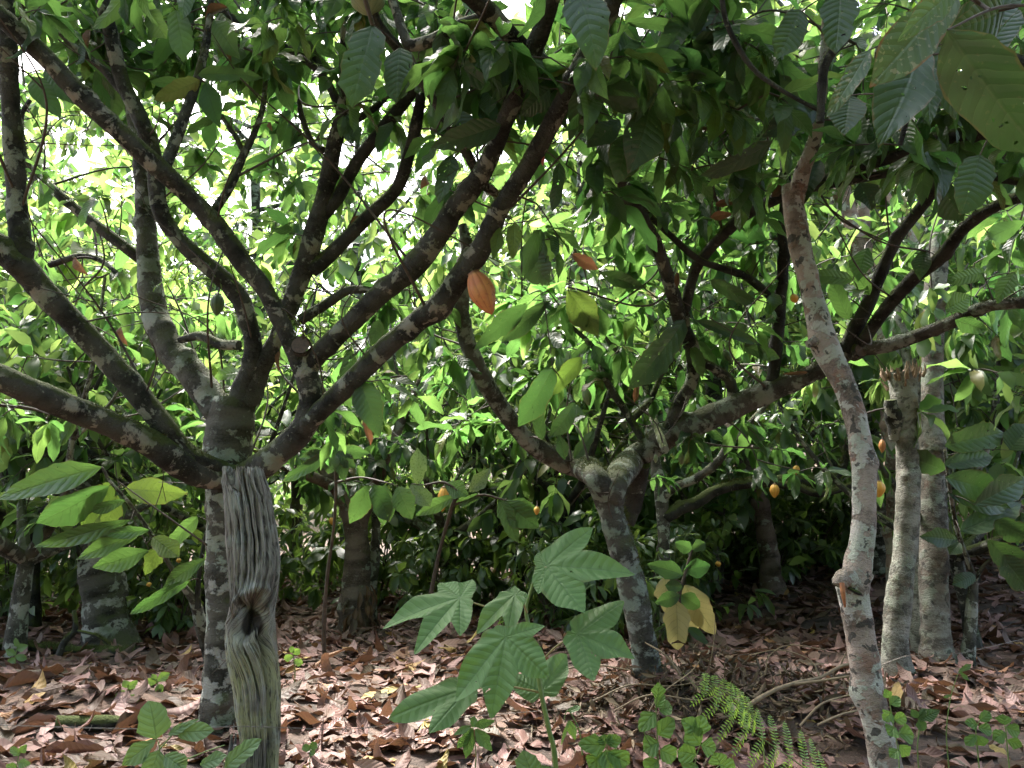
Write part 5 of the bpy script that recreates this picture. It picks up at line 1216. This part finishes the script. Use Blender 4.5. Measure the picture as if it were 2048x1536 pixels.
pod((1437, 1122), (1436, 1134), 11, 9.6, pm_ye, 'tiny yellow pod low in the undergrowth right of the yellow leaved sapling', stalk=.08)
pod((1765, 878), (1764, 906), 13, 7.8, pm_or, 'orange pod between the leaning pale trunk and the broken trunk', stalk=.05)
pod((1585, 588), (1592, 606), 16, 5.6, pm_ye, 'yellow orange pod peeping out left of the leaning pale trunk', stalk=.05)
pod((357, 1116), (358, 1126), 9, 8.5, pm_ye, 'tiny orange pod in the undergrowth left of the post', stalk=.06)
pod((297, 1164), (299, 1174), 9, 8.6, pm_ye, 'tiny yellow pod beside the stout lichened trunk', stalk=.06)
pod((436, 586), (433, 632), 27, 5.25, pm_dk, 'green ribbed cacao pod hanging among the limbs of the mossy tree', stalk=.06)
pod((734, -22), (738, 28), 72, 3.5, pm_gr, 'pale green cacao pod cut by the top edge', stalk=.05)
pod((1170, 775), (1178, 812), 18, 6.6, pm_gr, 'whitish green cacao pod in front of the bright leaves in the middle', hang=(1172, 762, 6.6))
pod((1365, 905), (1363, 930), 14, 6.6, pm_gr, 'small grey green pod under the big right limb of the leaning cacao tree', stalk=.06)
pod((1312, 908), (1311, 926), 9, 6.3, pm_gr, 'tiny green pod under the fork of the leaning cacao tree', stalk=.05)
pod((1448, 700), (1462, 724), 15, 6.2, pm_dk, 'dark green pod beside the bent branch of the leaning cacao tree', stalk=.05)
pod((321, 1184), (321, 1204), 13, 8.0, pm_gr, 'small whitish green pod near the ground left of the post', stalk=.08)
pod((1087, 308), (1085, 332), 7, 3.95, pod_mat('pink pod skin', (.55, .10, .13), (.6, .16, .17), (.4, .06, .08)), 'tiny pink young pod dangling from a limb near the top middle', stalk=.03)

# ---------------------------------------------------------------- the big lobed leaf plant
def lobed_leaf(mb, J_, lobes, Y, nrm, seed=0, droop=0.12, waviness=0.022):
    """lobes: (tip px, tip py, widest px); the leaf lies in a tilted plane through the junction J_"""
    o = P(J_[0], J_[1], Y); nrm = unit(np.array(nrm, float))
    def onplane(x, y):
        d = ray(x, y); c0 = np.array([0, 0, CAMH]); k = np.dot(o - c0, nrm) / np.dot(d, nrm); return c0 + d * k
    e1 = unit(np.cross(nrm, [0, 0, 1.0])); e2 = np.cross(nrm, e1)
    T = []
    for tx, ty, wp in lobes:
        v = onplane(tx, ty) - o; T.append((np.dot(v, e1), np.dot(v, e2), M(wp, Y) / 2))
    nth = 300; th = np.linspace(-np.pi, np.pi, nth + 1)[:-1]
    r = np.zeros((len(T), nth)); uvw = []
    S_ = np.linspace(0, 1, 160)
    for k, (a, b, w) in enumerate(T):
        L = math.hypot(a, b); ph = math.atan2(b, a)
        dth = (th - ph + np.pi) % (2 * np.pi) - np.pi
        xs = S_[None] * L * np.cos(dth)[:, None]; ys = S_[None] * L * np.sin(dth)[:, None]
        u = xs / L
        wd = w * np.where(u > 0, np.sin(np.pi * np.clip(u, 0, 1) ** 0.78) ** 0.85 * (1 + .0 * u), 0) + w * .55 * np.exp(-((u - .05) / .16) ** 2)
        inside = (np.abs(ys) <= wd) & (u <= 1) & (u > -0.08)
        first_out = np.where(inside.all(1), 159, np.argmin(inside, 1))
        r[k] = S_[first_out] * L
    rmax = r.max(0); own = r.argmax(0)
    rg = np.random.default_rng(seed)
    rmax = rmax * (1 + 0.010 * np.sin(th * 17 + seed) + 0.004 * rg.normal(size=nth))
    rings = np.linspace(0.0, 1, 18)[1:]
    V = []; UV = []
    Lm = max(math.hypot(a, b) for a, b, w in T)
    for f in rings:
        x = np.cos(th) * rmax * f; y = np.sin(th) * rmax * f; rad = rmax * f
        z = -droop * (rad / Lm) ** 2 * Lm
        uu = np.zeros(nth); vv = np.zeros(nth)
        for k, (a, b, w) in enumerate(T):
            s = own == k; L = math.hypot(a, b)
            al = (x * a + y * b) / L; ac = (-x * b + y * a) / L
            uu[s] = np.clip(ac[s] / (w * 1.9) + .5, 0, 1); vv[s] = np.clip(al[s] / L, 0, 1)
        z = z + .10 * np.abs((uu - .5)) * Lm * .35 * np.clip(rad / Lm * 3, 0, 1) + waviness * np.sin(th * 9 + seed) * (rad / Lm) ** 1.5
        V.append(o + x[:, None] * e1 + y[:, None] * e2 + z[:, None] * nrm * (1 if nrm[2] > 0 else -1)); UV.append(np.stack([uu, vv], -1))
    V = np.concatenate([o[None]] + V); UV = np.concatenate([np.array([[.5, 0]])] + UV)
    k = np.arange(nth); k2 = (k + 1) % nth
    t = np.stack([np.zeros(nth, int), 1 + k, 1 + k2], -1)
    q = np.concatenate([np.stack([1 + i * nth + k, 1 + (i + 1) * nth + k, 1 + (i + 1) * nth + k2, 1 + i * nth + k2], -1) for i in range(len(rings) - 1)])
    mb.add(V, q, t, UV)
    return o
YP = 3.0
pb_ = P(1116, 1560, YP); pb_[2] = float(gz(pb_[0], pb_[1]))
LP = empty('lobed_leaf_plant', pb_, 'tall green stemmed plant with broad three to five lobed leaves, in the middle foreground', 'plant')
mb = MB(); st = [(pb_[0] + .02, pb_[1], pb_[2] - .05)] + [tuple(P(x, y, YP + d)) for x, y, d in ((1112, 1540, 0), (1098, 1460, 0), (1083, 1390, .01), (1074, 1335, .02), (1062, 1270, .03), (1052, 1220, .04), (1062, 1180, .04), (1070, 1150, .03))]
tube(mb, st, [.0105, .010, .0095, .009, .0085, .008, .007, .006, .004], 12, .015, .06, 5); mb.build('stem', m_stem, LP)
def lp(J_, lobes, nrm, stem_px, dY=0.0, ds=0.03, seed=0, droop=.12, mat=m_lobed):
    m1 = MB(); o = lobed_leaf(m1, J_, lobes, YP + dY, nrm, seed, droop); m1.build('leaf', mat, LP)
    if stem_px:
        a = P(*stem_px, YP + ds); m2 = MB(); mid = (a + o) / 2 + np.array([0, 0, .015])
        tube(m2, [a, mid, o - np.array([0, 0, .003])], [.0042, .0034, .0028], 8, .015, .05, seed); m2.build('leaf_stalk', m_petiole, LP)
lp((1093, 1133), [(1184, 1048, 58), (1270, 1132, 72), (1168, 1222, 78), (1076, 1188, 40), (1074, 1105, 34)], (-.15, -.75, .65), (1068, 1160), dY=.02, seed=1, droop=.1)
lp((920, 1196), [(766, 1232, 66), (828, 1284, 50), (920, 1264, 46), (944, 1155, 40), (880, 1160, 52)], (.05, -.5, .85), (1058, 1262), dY=-.05, seed=2)
lp((1030, 1189), [(952, 1250, 44), (1016, 1256, 40), (1058, 1192, 22), (1030, 1172, 20)], (0, -.6, .8), (1054, 1225), dY=-.08, seed=3, mat=m_weed)
lp((1012, 1274), [(908, 1392, 70), (982, 1426, 72), (1097, 1352, 68), (1090, 1248, 34), (975, 1266, 40)], (0, -.85, .5), (1070, 1310), dY=-.22, seed=4, droop=.16)
lp((1155, 1268), [(1250, 1198, 58), (1272, 1304, 74), (1188, 1360, 60), (1136, 1300, 36)], (.1, -.65, .75), (1076, 1330), dY=-.04, seed=5)
lp((938, 1377), [(774, 1426, 66), (858, 1464, 52), (942, 1400, 30), (905, 1355, 44)], (0, -.6, .8), (1083, 1385), dY=-.06, seed=6)
lp((1082, 1384), [(1018, 1352, 54), (1136, 1300, 54), (1090, 1380, 30)], (.1, -.7, .6), (1082, 1388), dY=.14, ds=.05, seed=7)

# ---------------------------------------------------------------- low plants
def small_plant(name, base, Y, stems, leaves, label, mat=m_weed, stem_w=3, heart=False, group=None):
    b = P(base[0], base[1], Y); 
    e = empty(name, (b[0], b[1], float(gz(b[0], b[1]))), label, 'plant', group)
    for s in stems:
        mb = MB(); c = [P(x, y, Y + (d[0] if d else 0)) for x, y, *d in s]
        if abs(s[0][0] - base[0]) < 2 and abs(s[0][1] - base[1]) < 2: c = [np.array([b[0], b[1], float(gz(b[0], b[1])) - .02])] + c
        tube(mb, c, np.linspace(M(stem_w, Y) / 2, M(stem_w * .5, Y) / 2, len(c)), 8, .015, .06, 2); mb.build('stem', m_stem, e)
    for i, (bx, by, tx, ty, w, *rest) in enumerate(leaves):
        mb = MB(); dy = rest[0] if rest else 0
        r = np.random.default_rng(int(bx * 7 + ty))
        hero_leaf(mb, bx, by, tx, ty, w, Y + dy, roll=r.uniform(-.35, .35), bend=.35, fold=.15, seed=int(bx + by), na=6, nl=12)
        mb.build('leaf', mat, e)
    return e
m_heart = leaf_mat('soft heart leaf', [(0, (.10, .18, .085)), (1, (.12, .20, .095))], ((.2, .36, .06), (.26, .42, .08)), tfac=.3, veins=6, vein_mix=.45, vein_col=(.05, .10, .04), rough=.6, bump=.6)
small_plant('heart_leaf_plant', (318, 1600), 2.75, [[(318, 1600), (322, 1545), (318, 1490), (312, 1475)], [(318, 1500), (350, 1465), (375, 1455)], [(320, 1540), (420, 1500), (450, 1490)]],
            [(312, 1478, 306, 1400, 60), (312, 1480, 244, 1532, 34), (352, 1464, 428, 1462, 34), (318, 1500, 300, 1560, 46), (335, 1470, 398, 1440, 16), (450, 1535, 522, 1476, 36), (400, 1530, 455, 1512, 26), (330, 1510, 372, 1542, 40)], 'heart shaped soft green leaves low in front of the post', mat=m_heart)
small_plant('trefoil_seedling', (950, 1560), 3.1, [[(950, 1560), (952, 1510), (946, 1455)]],
            [(945, 1456, 912, 1496, 16), (945, 1458, 926, 1516, 20), (950, 1458, 982, 1504, 22), (948, 1450, 990, 1442, 16), (944, 1452, 906, 1470, 12), (946, 1455, 950, 1432, 14)], 'little seedling with narrow drooping green leaflets left of the lobed plant stem', mat=m_lobed)
m_round = leaf_mat('round weed leaf', [(0, (.075, .17, .045)), (1, (.12, .23, .065))], ((.2, .4, .05), (.3, .48, .08)), tfac=.35, veins=4, vein_mix=.35, rough=.55, bump=1.0)
small_plant('round_leaf_weed', (1318, 1580), 3.05, [[(1318, 1580), (1316, 1500), (1312, 1420), (1316, 1375)], [(1318, 1520), (1290, 1470), (1285, 1450)]],
            [(1316, 1400, 1316, 1364, 24), (1312, 1415, 1330, 1390, 18), (1310, 1425, 1278, 1462, 32), (1318, 1420, 1345, 1416, 30), (1316, 1470, 1350, 1440, 36), (1318, 1485, 1285, 1500, 36), (1320, 1500, 1352, 1518, 36), (1316, 1520, 1290, 1545, 34)], 'upright weed with rounded light green leaves right of the lobed plant', mat=m_round)
small_plant('round_leaf_weed', (1210, 1590), 3.0, [[(1210, 1590), (1212, 1540), (1214, 1490)]],
            [(1212, 1490, 1156, 1490, 34), (1214, 1488, 1242, 1474, 24), (1212, 1488, 1200, 1472, 22), (1210, 1500, 1222, 1540, 46), (1208, 1505, 1178, 1535, 36), (1216, 1505, 1258, 1530, 38), (1212, 1488, 1225, 1474, 20)], 'low cross of ribbed rounded leaves at the bottom, left of the fern', mat=m_round)
small_plant('round_leaf_weed', (1395, 1600), 2.9, [[(1395, 1600), (1390, 1530), (1400, 1490)], [(1395, 1570), (1440, 1530)]],
            [(1400, 1490, 1372, 1452, 38), (1402, 1490, 1432, 1500, 30), (1392, 1510, 1355, 1500, 40), (1440, 1530, 1430, 1505, 34), (1440, 1530, 1470, 1545, 36), (1395, 1530, 1372, 1550, 44), (1400, 1470, 1400, 1430, 36), (1394, 1460, 1362, 1440, 30)], 'broad rounded weed leaves under the fern frond', mat=m_round)
small_plant('round_leaf_weed', (1800, 1560), 3.7, [[(1800, 1560), (1796, 1500), (1785, 1440), (1778, 1395)]],
            [(1780, 1396, 1768, 1378, 16), (1782, 1410, 1800, 1395, 22), (1784, 1425, 1766, 1440, 24), (1788, 1440, 1812, 1432, 24), (1792, 1455, 1776, 1470, 26), (1796, 1468, 1828, 1470, 30), (1798, 1490, 1820, 1510, 22), (1798, 1500, 1780, 1515, 20)], 'upright weed with small round leaves right of the leaning pale trunk', mat=m_round)
small_plant('glossy_seedling', (1835, 1500), 4.3, [[(1835, 1500), (1838, 1460), (1836, 1435)]], [(1837, 1440, 1880, 1420, 20), (1836, 1436, 1822, 1418, 14), (1838, 1440, 1846, 1462, 20), (1836, 1438, 1850, 1415, 12)], 'seedling with narrow glossy leaves near the leaning trunk', mat=m_leaf_young)
small_plant('ground_seedling', (1955, 1500), 4.0, [[(1955, 1500), (1952, 1460), (1960, 1440)]], [(1955, 1450, 1930, 1446, 20), (1960, 1442, 1980, 1424, 20), (1956, 1455, 1985, 1462, 22), (1952, 1470, 1930, 1490, 18), (1954, 1470, 1968, 1492, 24)], 'small weed with oval leaves at the lower right', mat=m_round)
small_plant('ground_seedling', (2015, 1500), 4.0, [[(2015, 1500), (2012, 1465), (2010, 1450)]], [(2010, 1450, 2006, 1428, 24), (2012, 1455, 2040, 1465, 26), (2010, 1465, 1985, 1478, 24), (2014, 1480, 2045, 1490, 20)], 'rightmost small weed with oval leaves', mat=m_round)
small_plant('thin_shoot', (1893, 1475), 4.3, [[(1893, 1475), (1897, 1420), (1905, 1380), (1918, 1342)]], [(1918, 1342, 1944, 1330, 10), (1918, 1342, 1937, 1362, 8), (1903, 1390, 1886, 1395, 6)], 'tall thin shoot with a few narrow tip leaves at the right', stem_w=2.5)
small_plant('ground_seedling', (250, 1440), 5.3, [[(250, 1440), (252, 1400), (256, 1375)]], [(254, 1385, 230, 1392, 14), (256, 1378, 275, 1360, 14), (254, 1395, 280, 1400, 16), (252, 1405, 234, 1412, 12), (256, 1376, 248, 1360, 12)], 'small bright weed among the leaves left of the post')
small_plant('ground_seedling', (318, 1400), 5.6, [[(318, 1400), (316, 1370), (312, 1360)]], [(314, 1365, 292, 1360, 14), (314, 1362, 340, 1345, 16), (316, 1368, 322, 1388, 16), (312, 1360, 304, 1348, 10)], 'lone seedling with upright leaves beside the lichened foot of the mossy tree')
small_plant('ground_seedling', (590, 1345), 6.4, [[(590, 1345), (588, 1320), (585, 1305)]], [(586, 1312, 568, 1318, 14), (586, 1308, 600, 1298, 14), (588, 1320, 606, 1328, 14), (585, 1306, 582, 1292, 10)], 'small green seedling right behind the post')
small_plant('ground_seedling', (620, 1520), 3.9, [[(620, 1520), (620, 1495)]], [(620, 1500, 606, 1490, 14), (620, 1498, 634, 1486, 16), (620, 1502, 630, 1508, 12)], 'tiny pale seedling right of the post foot')
small_plant('ground_seedling', (30, 1330), 7.0, [[(30, 1330), (32, 1305), (36, 1292)]], [(32, 1310, 10, 1300, 12), (34, 1300, 56, 1290, 14), (32, 1312, 54, 1318, 14), (36, 1294, 30, 1276, 10), (32, 1318, 14, 1325, 12)], 'green tuft beside the mossy log at the left edge')
small_plant('ground_seedling', (1165, 1470), 3.5, [[(1165, 1510), (1158, 1460), (1136, 1420), (1128, 1440)]], [(1136, 1424, 1162, 1412, 12), (1140, 1440, 1150, 1480, 16), (1138, 1440, 1120, 1490, 6)], 'thin weed with slender leaves right of the lobed plant stem')
small_plant('broad_leaf_seedling', (1075, 1600), 2.8, [[(1075, 1600), (1070, 1560)]], [(1070, 1565, 1050, 1500, 50), (1072, 1565, 1110, 1535, 30)], 'rounded green leaf tips at the bottom edge beside the lobed plant stem', mat=m_heart)
small_plant('ground_seedling', (30, 1580), 3.0, [[(30, 1580), (34, 1530), (40, 1500)]], [(40, 1510, 20, 1495, 14), (40, 1505, 55, 1490, 14), (36, 1525, 60, 1530, 16), (34, 1535, 12, 1530, 14)], 'weed sprig in the lower left corner')

# ---------------------------------------------------------------- fern
def frond(parent_or_none, pts, Y, length_px, label=None, name='fern', n=11):
    """bipinnate frond: a curved axis with paired combs of leaflets"""
    c = spline([P(x, y, Y + d) for x, y, d in pts], .008)
    b = c[0]
    e = empty(name, (b[0], b[1], float(gz(b[0], b[1]))), label, 'fern', 'fern fronds')
    mb = MB(); cc = np.vstack([[b[0] + .03, b[1], float(gz(b[0], b[1])) - .02], c])
    tube(mb, cc[[0] + list(range(1, len(cc), 4)) + [-1]], np.linspace(.0032, .0009, len(cc[[0] + list(range(1, len(cc), 4)) + [-1]])), 7, .012, 0); mb.build('stem', m_stem, e)
    lf = MB()
    view = unit(CAMP - c[len(c) // 2])
    for k in range(n):
        f = .12 + .86 * k / n; i = int(f * (len(c) - 2)); t = unit(c[i + 1] - c[i])
        up = unit(view + np.array([0, 0, .6])); sd = unit(np.cross(t, up))
        L = M(length_px, Y) * (1 - .75 * f ** 1.6) * (0.75 + .25 * min(1, f * 5))
        for s in (-1, 1):
            dirv = unit(sd * s + t * .45 + np.array([0, 0, -.05]))
            m = max(6, int(L / .0108))
            u = np.linspace(0.04, 1, m); ax = c[i] + dirv * (u * L)[:, None] + np.array([0, 0, -1.0]) * (u ** 2 * L * .16)[:, None]
            nn = unit(np.cross(sd * s, t) * s)
            tube(lf, ax[[0, m // 2, m - 1]], [.0009, .0007, .0004], 4, .02, 0, cap=False)
            for s2 in (-1, 1):
                pd = unit(np.cross(nn, dirv)[None] * s2 + dirv[None] * .35)
                pl = M(13, Y) * np.sin(np.pi * np.clip(.12 + .88 * u, 0, 1)) ** .6 * (.45 + .55 * L / M(length_px, Y)) + .002
                leaf_batch(lf, ax, np.repeat(pd, m, 0), np.repeat(up[None], m, 0), pl, .0062, 2, 3, bend=np.full(m, .4), fold=np.full(m, .1), wave=0, seed=k)
    lf.build('frond', m_fern, e)
    return e
frond(None, [(1690, 1600, .1), (1640, 1560, .03), (1580, 1515, 0), (1520, 1474, -.03), (1455, 1432, -.05), (1408, 1388, -.06), (1366, 1346, -.06)], 3.0, 90, 'large bright fern frond tilted up to the left at the bottom right', n=10)
frond(None, [(1520, 1440, .1), (1470, 1400, 0), (1425, 1368, 0), (1385, 1350, .02)], 3.7, 46, 'small fern frond lying above the large one', n=8)

# ---------------------------------------------------------------- sky, sun, camera
w = bpy.data.worlds.new('World'); S.world = w; w.use_nodes = True
nt = w.node_tree; nt.nodes.clear()
SUN_EL, SUN_AZ = math.radians(58), math.radians(-32)      # azimuth from +Y towards +X
sky = nt.nodes.new('ShaderNodeTexSky'); sky.sky_type = 'NISHITA'; sky.sun_disc = False
sky.sun_elevation = SUN_EL; sky.sun_rotation = SUN_AZ; sky.dust_density = 6.0; sky.air_density = 1.0; sky.ozone_density = 1.0
hs = nt.nodes.new('ShaderNodeHueSaturation'); hs.inputs['Saturation'].default_value = 0.85
bg = nt.nodes.new('ShaderNodeBackground'); bg.inputs['Strength'].default_value = 0.15
wo = nt.nodes.new('ShaderNodeOutputWorld')
nt.links.new(sky.outputs[0], hs.inputs['Color']); nt.links.new(hs.outputs[0], bg.inputs['Color']); nt.links.new(bg.outputs[0], wo.inputs[0])
sl = bpy.data.lights.new('sun', 'SUN'); sl.energy = 3.6; sl.angle = math.radians(22); sl.color = (1, 0.965, 0.91)
so = bpy.data.objects.new('sun', sl); COL.objects.link(so)
to_sun = Vector((math.sin(SUN_AZ) * math.cos(SUN_EL), math.cos(SUN_AZ) * math.cos(SUN_EL), math.sin(SUN_EL)))
so.rotation_euler = to_sun.to_track_quat('Z', 'Y').to_euler(); so.location = to_sun * 30
cam = bpy.data.cameras.new('camera'); co = bpy.data.objects.new('camera', cam); COL.objects.link(co)
cam.sensor_width = 36; cam.lens = 36 * FPX / 2048.0; cam.clip_end = 500; cam.clip_start = 0.05
co.location = (0, 0, CAMH); co.rotation_euler = (math.pi / 2 + PITCH, 0, 0)
S.camera = co
S.view_settings.view_transform = 'Standard'; S.view_settings.look = 'None'; S.view_settings.exposure = 2.6; S.view_settings.gamma = 1.0
S.render.engine = 'CYCLES'
S.cycles.max_bounces = 8; S.cycles.diffuse_bounces = 5; S.cycles.glossy_bounces = 2; S.cycles.transmission_bounces = 6; S.cycles.transparent_max_bounces = 4
S.cycles.caustics_reflective = False; S.cycles.caustics_refractive = False
S.cycles.use_denoising = True
S.cycles.sample_clamp_indirect = 6
